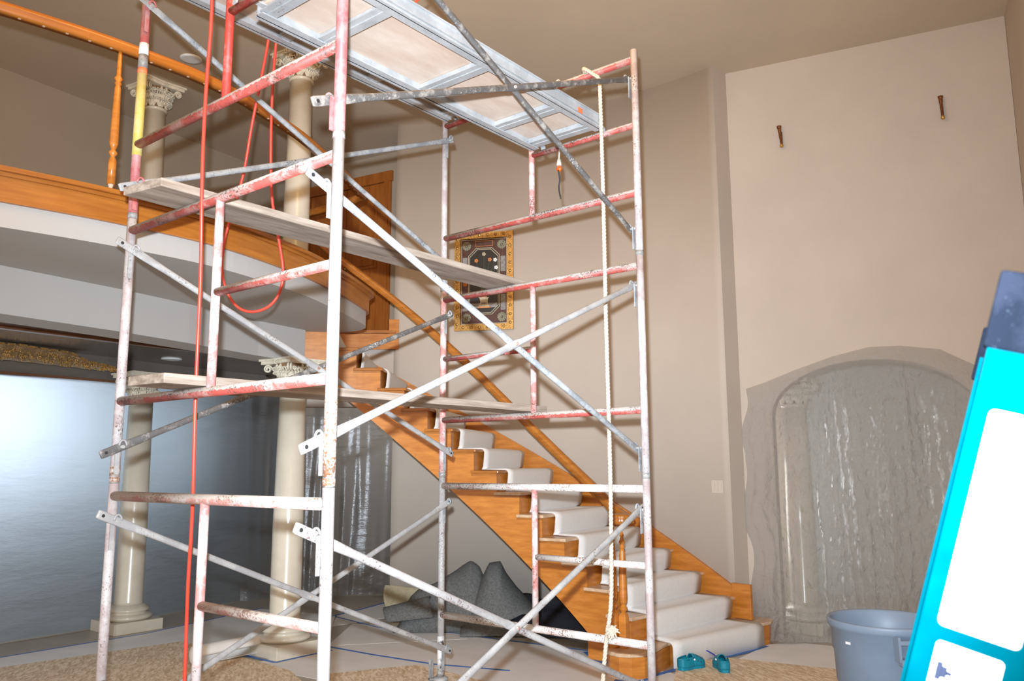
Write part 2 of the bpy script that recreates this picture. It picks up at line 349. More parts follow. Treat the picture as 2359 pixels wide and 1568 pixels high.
for i in range(len(arch)-1):
    (s0, z0), (s1, z1) = arch[i], arch[i+1]; mb.add([wp(s0, z0), wp(s1, z1), wp(s1, z1, -.2), wp(s0, z0, -.2)], [(0,1,2,3)])
struct('wall_right', mb, M['wall'])
e1 = wp(L, 0); struct('wall_side', MB().prism([(e1.x-.02, e1.y+.1), (4.15, 0.8), (4.35, 0.8), (e1.x+.2, e1.y+.1)], 0, ZC), M['wall'])
# room behind the arched opening
r0, r1 = wp(-0.9, 0, -2.8), wp(4.0, 0, -2.8); r2, r3 = wp(4.0, 0, -0.2), wp(-0.9, 0, -0.2)
mb = MB()
for p, q in ((r0, r1), (r1, r2), (r3, r0)): mb.add([(p.x,p.y,0),(q.x,q.y,0),(q.x,q.y,2.7),(p.x,p.y,2.7)], [(0,1,2,3)])
mb.add([(p.x,p.y,2.7) for p in (r0,r1,r2,r3)], [(0,1,2,3)])
struct('wall_arch_room', mb, simple('arch_room_paint', (0.50,0.50,0.47), 0.7, 0.06, 1.5))
wn = MB()
wn.add([wp(-0.85, 0.6, -0.8), wp(-0.85, 0.6, -2.2), wp(-0.85, 2.1, -2.2), wp(-0.85, 2.1, -0.8)], [(0,1,2,3)])
struct('arch_room_fill', wn, M['fill_glow'])  # added glowing panel, out of view, brightens the room behind the arch
# loft walls
struct('wall_left', MB().prism([(-4.35,-5),(-4.62,0.5),(-5.08,4.43),(-5.35,4.4),(-4.9,0.5),(-4.6,-5)], ZL, ZC), M['loft'])
DA = Vector((-5.08, 4.43)); DD = Vector((0.985, 0.174)); DN = Vector((0.174, -0.985))
def dp(s, z, off=0): return Vector((DA.x+DD.x*s+DN.x*off, DA.y+DD.y*s+DN.y*off, z))
q = [dp(-0.2, 0), dp(3.0, 0), dp(3.0, 0, -0.15), dp(-0.2, 0, -0.15)]
struct('wall_door', MB().prism(q, ZL, ZC), M['loft'])
# lower walls behind the sheeting
struct('wall_far', MB().prism([(-5.35,-4),(-5.2,-4),(-5.2,8),(-5.35,8)], 0, 2.6), M['gloss'])
struct('wall_end', MB().prism([(-7.0,7.0),(0.6,7.0),(0.6,7.1),(-7.0,7.1)], 0, 2.9), M['loft'])
wn = MB()
for y in (-0.6, 0.55): wn.add([(-5.18,y,1.45),(-5.18,y+1.0,1.45),(-5.18,y+1.0,2.45),(-5.18,y,2.45)], [(0,1,2,3)])
struct('window_2', wn, M['daylight'])
wn = MB().add([(-5.18,1.95,1.3),(-5.18,2.95,1.3),(-5.18,2.95,2.3),(-5.18,1.95,2.3)], [(0,1,2,3)]); struct('sheeting_fill', wn, emit('sheeting_glow', (0.75,0.9,1.0), 1.6))  # added dim glowing panel, brightens the sheeting from behind
wf = MB()
for y in (-0.64, 0.48, 1.59): wf.box((-5.17, y, 1.95), (0.06, 0.07, 1.1))
for z in (1.42, 2.48): wf.box((-5.17, 0.475, z), (0.06, 2.3, 0.06))
struct('trim_window', wf, M['brown'])
# header, low ceiling and beam
HL = [(-4.15,-3.5), (-4.33,1.1), (-4.38,1.95), (-4.52,2.6), (-4.66,4.05)]
mb = MB(); hp = HL+[(x-0.12, y) for x, y in HL[::-1]]
struct('wall_header', mb.prism(hp, 2.33, ZL), M['gloss'])
mb = MB()
for (x0,y0),(x1,y1) in zip(HL[:-1], HL[1:]): mb.bar((x0+.02,y0,2.325), (x1+.02,y1,2.325), 0.05, 0.045)
struct('trim_1', mb, M['brown'])
BE = [(-1.25,-3.0), (-1.45,-1.0), (-1.585,0.0), (-1.70,0.77), (-1.83,1.35), (-2.045,2.09), (-2.13,2.62)]
low = [(x-0.1, y) for x, y in BE[:-1]]+[(-2.22,2.60)]+[(-2.27,2.58),(-3.46,3.46),(-3.5,4.6),(-5.8,4.6),(-5.8,-3.0)]
struct('ceiling_low', MB().prism(low, 2.58, 2.66), M['gloss'])
mb = MB(); bp = BE+[(x-0.3, y+(0 if y < 2 else 0.03)) for x, y in BE[::-1]]
struct('trim_beam', mb.prism(bp, 2.40, ZU+0.01), M['white'])
mb = MB()
for (x0,y0),(x1,y1) in zip(BE[:-1], BE[1:]): mb.bar((x0-.36,y0,2.56), (x1-.36,y1,2.56), 0.09, 0.05)
struct('trim_2', mb, M['brown'])
mb = MB(); mb.bar((-3.0,-3,2.57), (-3.35,4.2,2.57), 0.07, 0.035); struct('trim_3', mb, M['brown'])

# ------------------------------------------------------------------ balcony
edge = [(-1.35,-3.0), (-0.98,-1.6), (-0.72,-0.33), (-0.64,0.28), (-0.655,0.86), (-0.86,1.55), (-1.06,1.98), (-1.30,2.41), (-1.50,2.73)]
edge = [(p.x, p.y) for p in smooth_path([(x, y, 0) for x, y in edge], 6)]
edge += [(-1.56,2.82), (-1.64,2.89), (-1.74,2.935), (-1.85,2.945), (-1.95,2.915), (-2.03,2.86), (-2.18,2.70)]
bal = thing('balcony', 'curved oak-edged balcony above the columns with one baluster left under its rail', 'balcony', (-1.5, 0, ZU))
hall = [(pol(RW, radians(d)).x, pol(RW, radians(d)).y) for d in (141, 137, 133, 129.7)]
r16 = pol(RW, ang(16.3)); outer = hall+[(-2.75,4.95), (-5.2,4.6), (-4.9,0.5), (-4.6,-3.0)]
slab = MB().prism(edge+outer, ZU, ZL+0.02); slab.build('slab', M['white'], bal)
def strip(pts, z0, z1, out, th, mat, name, parent, close=False):
    "a moulding band following a plan curve (outward = to the left of travel reversed)"
    n = len(pts); nor = []
    for i in range(n):
        a = Vector(pts[max(i-1, 0)]); b = Vector(pts[min(i+1, n-1)]); d = (b-a).normalized(); nor.append(Vector((d.y, -d.x)))
    vs = []
    for i in range(n):
        p = Vector(pts[i])
        for o_, z in ((out, z0), (out+th, z0), (out+th, z1), (out, z1)): q = p+nor[i]*o_; vs.append((q.x, q.y, z))
    fs = [(i*4+k, (i+1)*4+k, (i+1)*4+(k+1) % 4, i*4+(k+1) % 4) for i in range(n-1) for k in range(4)]+[(0,1,2,3), tuple(4*(n-1)+k for k in (3,2,1,0))]
    m = MB(); m.add(vs, fs, False); return m.build(name, mat, parent)
strip(edge, 2.815, 2.945, 0.0, 0.025, M['oakh'], 'fascia', bal)
strip(edge, 2.945, 2.965, 0.0, 0.04, M['oakh'], 'bead', bal)
strip(edge, 2.965, 2.99, -0.12, 0.185, M['oakh'], 'nosing', bal)
# rail
re = edge[:]
rail_in = []
for i in range(len(re)):
    a = Vector(re[max(i-1, 0)]); b = Vector(re[min(i+1, len(re)-1)]); d = (b-a).normalized(); p = Vector(re[i])-Vector((d.y, -d.x))*0.075
    rail_in.append((p.x, p.y, 3.885))
rail_in = rail_in[:-6]+[(-1.60,2.80,3.885),(-1.68,2.85,3.885),(-1.78,2.865,3.885),(-1.90,2.87,3.885),(-2.3,2.86,3.885),(-2.75,2.83,3.885)]
def railshape(path, name, parent, mat=None, w_=0.034, h_=0.032):
    prof = [(-0.9,-1), (0.9,-1), (0.75,-0.45), (1.05,-0.1), (1.05,0.35), (0.7,0.85), (0,1.05), (-0.7,0.85), (-1.05,0.35), (-1.05,-0.1), (-0.75,-0.45)]
    path = [Vector(p) for p in path]; n = len(path); vs = []
    for i in range(n):
        d = (path[min(i+1, n-1)]-path[max(i-1, 0)]).normalized(); s = d.cross(Vector((0,0,1))).normalized(); u = s.cross(d)
        for a, b in prof: vs.append(path[i]+s*a*w_+u*b*h_)
    k = len(prof); fs = [(i*k+j, i*k+(j+1) % k, (i+1)*k+(j+1) % k, (i+1)*k+j) for i in range(n-1) for j in range(k)]
    fs += [tuple(range(k))[::-1], tuple((n-1)*k+j for j in range(k))]
    m = MB(); m.add(vs, fs, True); m.sm[-2:] = [False, False]; return m.build(name, mat or M['oakh'], parent)
hr = railshape(rail_in, 'handrail', bal)
# lighter peg holes under the rail
acc = 0; last = Vector(rail_in[0]); holes = []
for p in rail_in[1:]:
    p = Vector(p); seg = (p-last).length
    while acc+seg > 0.115:
        t = (0.115-acc)/seg; last = last.lerp(p, t); holes.append(last.copy()); seg = (p-last).length; acc = 0
    acc += seg; last = p
for h in holes:
    if h.y > -0.9 and h.y < 2.8 and (h-Vector((-0.74,.23,3.885))).length > 0.06:
        MB().lathe([(0.008,-0.0005),(0.009,0.0015)], (h.x, h.y, 3.852), 8).build('peg_hole', M['oakraw'], bal)
def baluster_prof(H, top_pin=True):
    P = [(0.022,0),(0.022,0.17),(0.017,0.19),(0.011,0.205),(0.023,0.225),(0.023,0.235),(0.012,0.255),(0.020,0.28),(0.024,0.30),(0.021,0.55),(0.017,0.72),(0.013,0.735),(0.021,0.75),(0.013,0.765),(0.024,0.785),(0.013,0.81),(0.013,0.86),(0.011,0.97),(0.011,1.0)]
    return [(r, z*H) for r, z in P]
bx, by = -0.73, 0.215
t = MB(); t.lathe(baluster_prof(0.80), (bx, by, 3.06), 14, ); bo = t.build('baluster', M['oak'], bal)
MB().lathe([(0.006,-0.03),(0.016,0.0),(0.022,0.03)], (bx, by, 3.058), 8).build('raw_tip', M['oakraw'], bo)

# ------------------------------------------------------------------ staircase
st = thing('staircase', 'curved oak staircase with closed wall skirt and cream runner climbing to the balcony', 'staircase', (0.6, 4.4, 0))
def arcpoly(Ra, Rb, t0, t1, k=4):
    return [pol(Ra, t0+(t1-t0)*i/k) for i in range(k+1)]+[pol(Rb, t1+(t0-t1)*i/k) for i in range(k+1)]
OV = 0.022/3.6
for n_ in range(2, 17):
    z = n_*RISE; t0 = ang(n_)-OV*0.2; t1 = ang(n_+1)+0.008
    if n_ == 16: t1 = ang(16)+0.05
    m = MB().prism(arcpoly(RS-0.02, RW, t0-OV, t1), z-0.03, z-0.004); m.build('tread', M['tread'] if n_ < 8 else M['oakh'], st, bevel=0.006)
    m = MB().prism(arcpoly(RS+0.01, RW-0.01, t0+0.004, t0+0.012, 1), z-RISE-0.03, z-0.03); m.build('riser', M['oak'], st)
    m = MB().prism(arcpoly(RS-0.004, RS+0.006, t0+0.001, t1, 3), z-0.048, z-0.030); m.build('cove', M['oakh'], st)
# first step with bullnose ends
bull = [(0.885,5.0),(0.80,4.6),(0.735,4.25),(0.665,3.92),(0.71,3.62),(0.70,3.48),(0.64,3.40),(0.55,3.37),(0.45,3.40),(0.38,3.48),(0.345,3.60),(0.31,3.74)]
back = [pol(RS, ang(2.4)), pol(3.6, ang(2.4)), pol(RW, ang(2.4))]
rightb = [(0.60,5.36),(0.74,5.40),(0.86,5.39),(0.93,5.31),(0.955,5.2),(0.935,5.1)]
poly1 = [(p[0], p[1]) for p in bull[::-1]][::-1]
poly1 = bull+[(p.x, p.y) for p in back]+rightb
MB().prism(poly1, RISE-0.032, RISE-0.004).build('tread', M['tread'], st, bevel=0.008)
cx = sum(p[0] for p in poly1)/len(poly1); cy = sum(p[1] for p in poly1)/len(poly1)
inn = []
for x, y in poly1:
    d = Vector((x-cx, y-cy)); d = d*(1-0.03/d.length); inn.append((cx+d.x, cy+d.y))
MB().prism(inn, 0, RISE-0.032).build('riser', M['oak'], st)
# open stringer following the steps, soffit closed to the wall
def zlow(nn): return max(0.0, nn*RISE-0.53)
mb = MB(); fin = []
for k in range(1, 16):
    for j in range(4): fin.append((k+j/4, k))
fin.append((16.0, 15)); fin.append((16.7, 16))
vs = []; fs = []
mb = MB()
for (na, k), (nb, _) in zip(fin[:-1], fin[1:]):
    if na < 2: continue
    zt = min(k*RISE-0.03, ZU)
    za, zb = (zlow(na), zlow(nb)) if na >= 3.9 else (0.0, 0.0)
    if zt-za < 0.02: continue
    aa, ab = ang(na), ang(nb)
    v8 = [pol(R_, a, z) for R_ in (RS, RS+0.03) for a, z in ((aa, za), (ab, zb), (ab, zt), (aa, zt))]
    mb.add(v8, [(0,1,2,3),(4,7,6,5),(0,4,5,1),(3,2,6,7),(0,3,7,4),(1,5,6,2)], False)
stg = mb.build('stringer', M['oak'], st)
mb = MB()
mb.grid(lambda u, v: pol(RS+0.03+(RW-RS-0.03)*v, ang(3.9+12.6*u), max(0.01, (3.9+12.6*u)*RISE-0.51)), 40, 2); mb.build('soffit', M['wall'], st, solid=0.01)
# wall skirt
mb = MB(); pr = []
for i in range(41):
    nn = 1.9+13.2*i/40; a = ang(nn); zt = nn*RISE+0.03+0.06*(1-i/40); pr.append((a, nn*RISE-0.3, zt))
vs = []
for a, z0, z1 in pr: vs += [pol(RW-0.03, a, z0), pol(RW-0.03, a, z1), pol(RW, a, z1), pol(RW, a, z0)]
mb.add(vs, [(i*4+k, (i+1)*4+k, (i+1)*4+(k+1) % 4, i*4+(k+1) % 4) for i in range(40) for k in range(4)]+[(0,3,2,1), (160,161,162,163)], False)
mb.build('skirt_board', M['oak'], st)
a = ang(1.55); mb = MB()
mb.prism([tuple(pol(RW, a-0.012)), tuple(pol(RW, a+0.03)), tuple(pol(RW-0.035, a+0.03)), tuple(pol(RW-0.035, a-0.012))], RISE, 0.475); mb.build('skirt_end', M['oak'], st, bevel=0.004)
# landing edge beyond the wall end and its base block
mb = MB(); mb.prism(arcpoly(RW-0.03, RW+0.0, A_END-0.004, ang(16.5), 8), 2.74, ZL-0.01); mb.build('landing_fascia', M['oak'], st)
mb = MB(); mb.prism(arcpoly(RW-0.05, RW+0.04, A_END-0.006, ang(16.5), 8), ZL-0.005, ZL+0.025); mb.build('landing_nosing', M['oakh'], st)
mb = MB(); mb.prism(arcpoly(RW-0.02, RW+0.25, A_END-0.012, A_END+0.012, 1), 2.74, 3.07); mb.build('base_block', M['oak'], st)
# handrail over the open side
pts = []
for n_, h in ((15.6,.70),(14.86,.70),(12.7,.73),(10.84,.72),(8.96,.69),(7.06,.645),(5.14,.63),(3.6,.645),(3.0,.64)):
    p = pol(3.0, ang(n_), n_*RISE+h-0.02); pts.append(p)
pts = smooth_path(pts, 6)
p = pts[-1]; pts += [Vector((0.36,3.80,1.115)), Vector((0.42,3.76,1.10)), Vector((0.50,3.69,1.09))]
railshape(pts, 'handrail', st, M['oakh'], 0.036, 0.033)
# fluted volute where the rail starts
vc = Vector((0.485, 3.58, 1.10)); mb = MB(); prof = []
for k in range(1):
    vs = []; K = 48
    rings = [(0.055,-0.045),(0.080,-0.035),(0.088,-0.015),(0.080,0.0),(0.088,0.012),(0.080,0.028),(0.055,0.034),(0.0,0.038)]
    for r_, z in rings:
        for j in range(K): q = r_*(1+0.045*cos(j*2*pi/K*16)); vs.append(vc+Vector((q*cos(2*pi*j/K), q*sin(2*pi*j/K), z)))
    mb.add(vs, [(i*K+j, i*K+(j+1) % K, (i+1)*K+(j+1) % K, (i+1)*K+j) for i in range(len(rings)-1) for j in range(K)]+[tuple(range(K))[::-1]], True)
mb.build('volute', M['oakh'], st)
def newel(x, y, H, pin):
    P = [(0.030,0,1),(0.030,0.26,1),(0.024,0.285,1),(0.017,0.30,0),(0.030,0.325,0),(0.031,0.335,0),(0.016,0.36,0),(0.028,0.385,0),(0.031,0.42,0),(0.025,0.70,0),(0.020,0.82,0),(0.014,0.835,0),(0.022,0.85,0),(0.013,0.87,0),(0.024,0.895,0),(0.014,0.92,0)]
    P += [(0.011,0.94,0),(0.017,0.95,0),(0.010,0.97,0),(0.003,1.0,0)] if pin else [(0.018,0.95,0),(0.020,1.0,0)]
    return MB().lathe([(r_, z*H) for r_, z, s in P], (x, y, RISE-0.004), 24, [bool(s) for _, _, s in P])
nb = newel(0.507, 3.552, 0.84, True).build('baluster', M['oak'], st); tag(nb, 'bare baluster with pointed pin top')
newel(0.445, 3.515, 0.90, False).build('newel_post', M['oak'], st)

# carpet runner
mb = MB(); prof = []; th = 0.012
for n_ in range(1, 17):
    a = ang(n_); z = n_*RISE
    if n_ == 1: prof.append((a-0.0125, 0.002, n_))
    for k in range(6):
        t_ = pi/2*k/5; prof.append((a-0.0125+0.012*(1-cos(t_)), z-0.035+0.04*sin(t_), n_))
    if n_ < 16: prof.append((ang(n_+1)-0.004, z+0.005, n_)); prof.append((ang(n_+1)-0.009, z+0.03, n_))
vs = []; W_ = 10
for a, z, n_ in prof:
    for j in range(W_+1):
        R_ = RI+(RO-RI)*j/W_
        if n_ == 1 or (n_ == 2 and z < RISE+.05):
            f_ = 1
        vs.append(pol(R_, a, z))
# the front of the first step is slightly bowed like the bullnose
K = W_+1
mb.add(vs, [(i*K+j, i*K+j+1, (i+1)*K+j+1, (i+1)*K+j) for i in range(len(prof)-1) for j in range(W_)], True)
tag(mb.build('stair_runner', M['carpet'], solid=0.014), 'cream carpet runner laid down the middle of the curved oak stairs', 'carpet')

# ------------------------------------------------------------------ upper door
door = thing('panelled_door', 'dark oak double door with arched raised panels at the head of the stairs', 'door', tuple(dp(1.05, ZL)))
s0, s1 = 0.39, 1.76
for a_, b_ in ((s0, s0+0.10), (s1-0.10, s1)):
    m = MB(); m.prism([dp(a_,0,0), dp(b_,0,0), dp(b_,0,0.03), dp(a_,0,0.03)], ZL, 5.05); m.build('casing', M['oakd'], door)
    m = MB(); m.prism([dp(a_+.03,0,0.03), dp(b_-.03,0,0.03), dp(b_-.03,0,0.045), dp(a_+.03,0,0.045)], ZL, 5.02); m.build('casing_bead', M['oakd'], door)
m = MB(); m.prism([dp(s0-.02,0,0), dp(s1+.02,0,0), dp(s1+.02,0,0.04), dp(s0-.02,0,0.04)], 4.93, 5.06); m.build('casing', M['oakd'], door)
for k in (0, 1):
    a_ = s0+0.105+k*0.585; b_ = a_+0.575
    m = MB(); m.prism([dp(a_,0,0.003), dp(b_,0,0.003), dp(b_,0,0.02), dp(a_,0,0.02)], ZL+0.01, 4.925); lf = m.build('leaf', M['oakd'], door)
    for z0, z1, ar in ((3.05,3.75,0), (3.87,4.80,1)):
        for ins, off in ((0.09, 0.030), (0.13, 0.040)):
            aa, bb = a_+ins, b_-ins; zz1 = z1-(ins-0.09)
            top = [(aa+(bb-aa)*i/12, zz1-(0.10*(1-sin(pi*i/12)) if ar else 0)) for i in range(13)]
            ol = [(aa, z0+ins-.09), (bb, z0+ins-.09)]+top[::-1]
            vs = [dp(s_, z_, 0.018) for s_, z_ in ol]+[dp(s_, z_, off) for s_, z_ in ol]; nn = len(ol)
            m = MB(); m.add(vs, [tuple(range(nn, 2*nn))]+[(i, (i+1) % nn, nn+(i+1) % nn, nn+i) for i in range(nn)], False); m.build('raised_panel', M['oakd'], lf)
for k in (0, 1):
    m = MB(); m.sphere(dp(s0+0.105+0.575-0.03+k*0.07, 3.9, 0.06), 0.022, 10, 6); m.build('knob', M['gilt'], door)

# ------------------------------------------------------------------ columns
def make_column(H, label, loc, group=None, rs=0.125):
    t = thing('column', label, 'column', loc, group); L0 = Vector(loc)
    pl = 0.23
    MB().box(L0+Vector((0,0,0.05)), (2*pl, 2*pl, 0.10)).build('plinth', M['cream'], t, bevel=0.005)
    MB().lathe([(0.195,0.10),(0.215,0.118),(0.215,0.135),(0.19,0.15),(0.165,0.158),(0.165,0.17),(0.185,0.18),(0.185,0.195),(0.16,0.21),(0.14,0.235)], L0, 32).build('base', M['cream'], t)
    hc = 0.24; zt = H-hc
    MB().lathe([(rs+0.01,0.23),(rs,0.26),(rs,H*0.4),(rs*0.87,zt-0.03)], L0, 36).build('shaft', M['cream'], t)
    MB().lathe([(rs*0.87,zt-0.035),(rs*0.98,zt-0.025),(rs*0.98,zt-0.01),(rs*0.87,zt)], L0, 32).build('astragal', M['cream'], t)
    cap = MB().lathe([(rs*0.82,zt-0.005),(rs*0.84,zt+0.08),(rs*0.98,zt+0.15),(rs*1.25,H-0.045)], L0, 32).build('capital', M['cap_dark'], t)
    # abacus with concave sides
    ab = []
    for q in range(4):
        for i in range(6):
            u = -1+2*i/6; r_ = 0.215*(1-0.13*(1-u*u)); v2 = Vector((r_, u*0.20, 0)); v2.rotate(Matrix.Rotation(q*pi/2, 3, 'Z')); ab.append((L0.x+v2.x, L0.y+v2.y))
    z_ = L0.z+H
    MB().prism(ab, z_-0.018, z_).build('abacus', M['cap_light'], cap)
    MB().prism([((x-L0.x)*0.93+L0.x, (y-L0.y)*0.93+L0.y) for x, y in ab], z_-0.045, z_-0.018).build('abacus', M['cap_light'], cap)
    # acanthus leaves: curled, veined blades in two tiers
    lv = MB()
    for tier, (za, hh, nl, ph, rb) in enumerate(((zt, 0.085, 8, 0, rs*0.84), (zt+0.03, 0.125, 8, 0.5, rs*0.88), (zt+0.085, 0.10, 12, 0.25, rs*0.98))):
        for k in range(nl):
            a_ = 2*pi*(k+ph)/nl; ca, sa = cos(a_), sin(a_)
            for lobe in (-2, -1, 0, 1, 2):
                path = []; rad = []
                for i in range(9):
                    u = i/8; r_ = rb+0.006+0.012*u+0.05*max(0, u-0.55)**1.3*2.2; z = za+hh*(u if u < 0.85 else 0.85-(u-0.85)*0.8)
                    tw = lobe*(0.07+0.11*sin(pi*u*0.8))
                    path.append(L0+Vector((r_*cos(a_+tw), r_*sin(a_+tw), z))); rad.append(0.013*(1-0.3*u) if lobe == 0 else (0.010 if abs(lobe) == 1 else 0.0075)*(1-0.35*u))
                lv.tube(path, rad, 6)
                e = path[-1]; lv.sphere(e, 0.0095 if lobe == 0 else 0.007, 6, 4)
    lv.build('leaf_tier', M['cap_light'], cap)
    sc = MB()
    def scroll(a_, R0, size, side):
        cen = L0+Vector((R0*cos(a_), R0*sin(a_), H-0.045-size*1.05)); rad_ = Vector((cos(a_), sin(a_), 0)); path = []
        path.append(L0+Vector((rs*cos(a_-0.35*side), rs*sin(a_-0.35*side), zt+0.09)))
        for i in range(20):
            t_ = i/19; ph = pi*0.9-t_*pi*3.2; r_ = size*(1-0.75*t_); path.append(cen+rad_*(r_*cos(ph))+Vector((0,0,r_*sin(ph))))
        sc.tube(path, [0.008]*len(path), 6)
    for q in range(4):
        a_ = pi/4+q*pi/2
        for sd in (-1, 1): scroll(a_+sd*0.05, 0.215, 0.034, sd)
        for sd in (-1, 1): scroll(q*pi/2+sd*0.16, 0.145, 0.022, sd)
        fl_ = L0+Vector((0.185*cos(q*pi/2), 0.185*sin(q*pi/2), H-0.028))
        for k in range(5): sc.sphere(fl_+Vector((0,0,0.014)).lerp(Vector((0,0,0)), 0)+Vector((-0.017*sin(q*pi/2)*cos(k*1.256), 0.017*cos(q*pi/2)*cos(k*1.256), 0.017*sin(k*1.256)-0.014)), 0.009, 6, 4)
    for k in range(16):
        a_ = 2*pi*(k+0.5)/16; cen = L0+Vector((rs*1.22*cos(a_), rs*1.22*sin(a_), H-0.085)); tv = Vector((-sin(a_), cos(a_), 0)); sg = 1 if k % 2 else -1
        sc.tube([cen+tv*sg*(0.020*(1-0.7*i/12)*cos(i*0.75))+Vector((0,0,0.020*(1-0.7*i/12)*sin(i*0.75))) for i in range(13)], 0.0055, 5)
    sc.build('volute', M['cap_light'], cap)
    for o in [x for x in bpy.data.objects if x.parent == cap]: o.matrix_parent_inverse = Matrix()
    return t
make_column(2.40, 'cream marble column on a square plinth ringed with blue tape, below the balcony end', (-2.06, 2.46, 0))
make_column(2.40, 'cream marble column standing against the silvery plastic sheeting, left of the staircase', (-4.02, 2.13, 0))
make_column(2.38, 'upper cream column on the balcony, right one, in front of the door', (-2.24, 2.56, 2.92), rs=0.115)
make_column(2.38, 'upper cream column on the balcony, left one behind the scaffold leg', (-3.90, 2.02, 2.92), rs=0.115)
cp = wp(0.50, 0, -0.45); make_column(2.3, 'pale column dimly seen behind the plastic in the arch', (cp.x, cp.y, 0))

# ------------------------------------------------------------------ scaffold
W = 1.524; LEN = 2.153; H = 1.2417; ZJ = [1.42, 1.42+H, 1.42+2*H]; RT = 0.0215
OFF = dict(pu=0.1675, pl=1.0775, tb=0.056, rg=0.461, bb=0.869)
def frame(Y, ti, label, mats, mirror=False, rung_left=False, rungx=None):
    zt = ZJ[ti]; zb = zt-H
    t = thing('scaffold_section', label, 'scaffolding', (W/2, Y, zb))
    for x, key in ((0, 'legA'), (W, 'legB')):
        top = zt+(0.12 if ti < 2 else 0.03)
        m = MB(); m.tube([(x, Y, zb+0.003), (x, Y, zt)], RT, 20); lg = m.build('leg', mats[key], t)
        if ti < 2: MB().tube([(x, Y, zt+0.001), (x, Y, zt+0.10)], RT*0.86, 16).build('coupling_pin', M['iron'], lg)
        MB().tube([(x, Y, zb+0.004), (x, Y, zb+0.03)], RT*1.05, 20).build('collar', mats.get('collar', M['iron']), lg)
        sx = 1 if x == 0 else -1
        for kk in ('pu', 'pl'):
            z = zt-OFF[kk]
            m = MB(); m.tube([(x+sx*RT*0.8, Y, z), (x+sx*0.066, Y, z)], 0.008, 10)
            st_ = m.build('brace_stud', M['iron'], lg)
            ring = [(x+sx*0.060, Y+0.017*cos(pi*i/10)*1.0, z+0.004+0.026*sin(pi*i/10)) for i in range(11)]
            MB().tube(ring, 0.005, 8).build('lock_ring', mats['lock'], lg)
            MB().box((x+sx*0.030, Y-0.010, z-0.06), (0.006, 0.020, 0.13)).build('drop_lock', mats['lock'], lg)
    MB().tube([(RT*.6, Y, zt-OFF['tb']), (W-RT*.6, Y, zt-OFF['tb'])], RT, 18).build('top_bar', mats['top'], t)
    MB().tube([(RT*.6, Y, zt-OFF['bb']), (W-RT*.6, Y, zt-OFF['bb'])], RT, 18).build('bottom_bar', mats['bot'], t)
    xi = W*0.5
    MB().tube([(xi, Y, zt-OFF['bb']+RT*.6), (xi, Y, zt-OFF['tb']-RT*.6)], RT*0.86, 16).build('inner_post', mats['post'], t)
    a_, b_ = (RT*.6, xi-RT*.6) if rung_left else (xi+RT*.6, W-RT*.6)
    MB().tube([(a_, Y, zt-OFF['rg']), (b_, Y, zt-OFF['rg'])], RT*0.86, 16).build('rung', mats['rung'], t)
    return t
wht = dict(legA=M['grey_leg'], legB=M['white_paint'], lock=M['brace_white'])
n0 = frame(0, 0, 'lowest scaffold frame at the near left end, white legs with a rusty top bar', dict(legA=M['grey_leg'], legB=M['white_paint'], lock=M['brace_white'], top=M['rusty_bar'], bot=M['rusty_bar'], post=M['pink_post'], rung=M['rusty_bar'], collar=M['rusty']))
n1 = frame(0, 1, 'middle scaffold frame at the near left end, white legs and red bars under a plank', dict(legA=M['grey_leg'], legB=M['white_paint'], lock=M['brace_white'], top=M['red_bar'], bot=M['red_bar'], post=M['pink_post'], rung=M['red_bar'], collar=M['rusty']))
n2 = frame(0, 2, 'topmost scaffold frame at the near left end, red legs with a yellow sticker', dict(legA=M['red_leg'], legB=M['red_leg'], lock=M['red_leg'], top=M['red_bar'], bot=M['red_bar'], post=M['red'], rung=M['red_bar']))
f0 = frame(LEN, 0, 'lowest scaffold frame at the far right end, in front of the stairs', dict(legA=M['white_paint'], legB=M['grey_leg'], lock=M['brace'], top=M['pale_bar'], bot=M['pale_bar'], post=M['pink_post'], rung=M['pale_bar']))
f1 = frame(LEN, 1, 'middle scaffold frame at the far right end, in front of the framed picture', dict(legA=M['pink_post'], legB=M['grey_leg'], lock=M['brace'], top=M['red_bar'], bot=M['red_bar'], post=M['pink_post'], rung=M['red_bar']), rung_left=True)
f2 = frame(LEN, 2, 'topmost scaffold frame at the far right end, with a rope over its bar', dict(legA=M['grey_leg'], legB=M['grey_leg'], lock=M['brace'], top=M['red_bar'], bot=M['red_bar'], post=M['pink_post'], rung=M['red_bar']))
# stickers and paint bands
def band(parent, x, Y, z0, z1, mat, name='sticker'):
    MB().tube([(x, Y, z0), (x, Y, z1)], RT*1.04, 20).build(name, mat, parent)
band(n2, 0, 0, 2.98, 3.40, M['yellow']); band(n2, 0, 0, 3.40, 3.43, M['orange_label']); band(n2, 0, 0, 3.43, 3.50, M['iron']); band(n2, 0, 0, 3.50, 3.56, M['label'])
band(n1, W, 0, ZJ[0]+0.035, ZJ[0]+0.30, M['rusty'], 'rust_band'); band(n1, 0, 0, ZJ[0]+0.035, ZJ[0]+0.08, M['rusty'], 'rust_band')
band(f0, 0, LEN, 0.18, 0.42, painted('black_flaked', (0.66,0.64,0.62), (0.03,0.03,0.03), 0.55, rt=0.5, sc=14), 'flaked_paint')
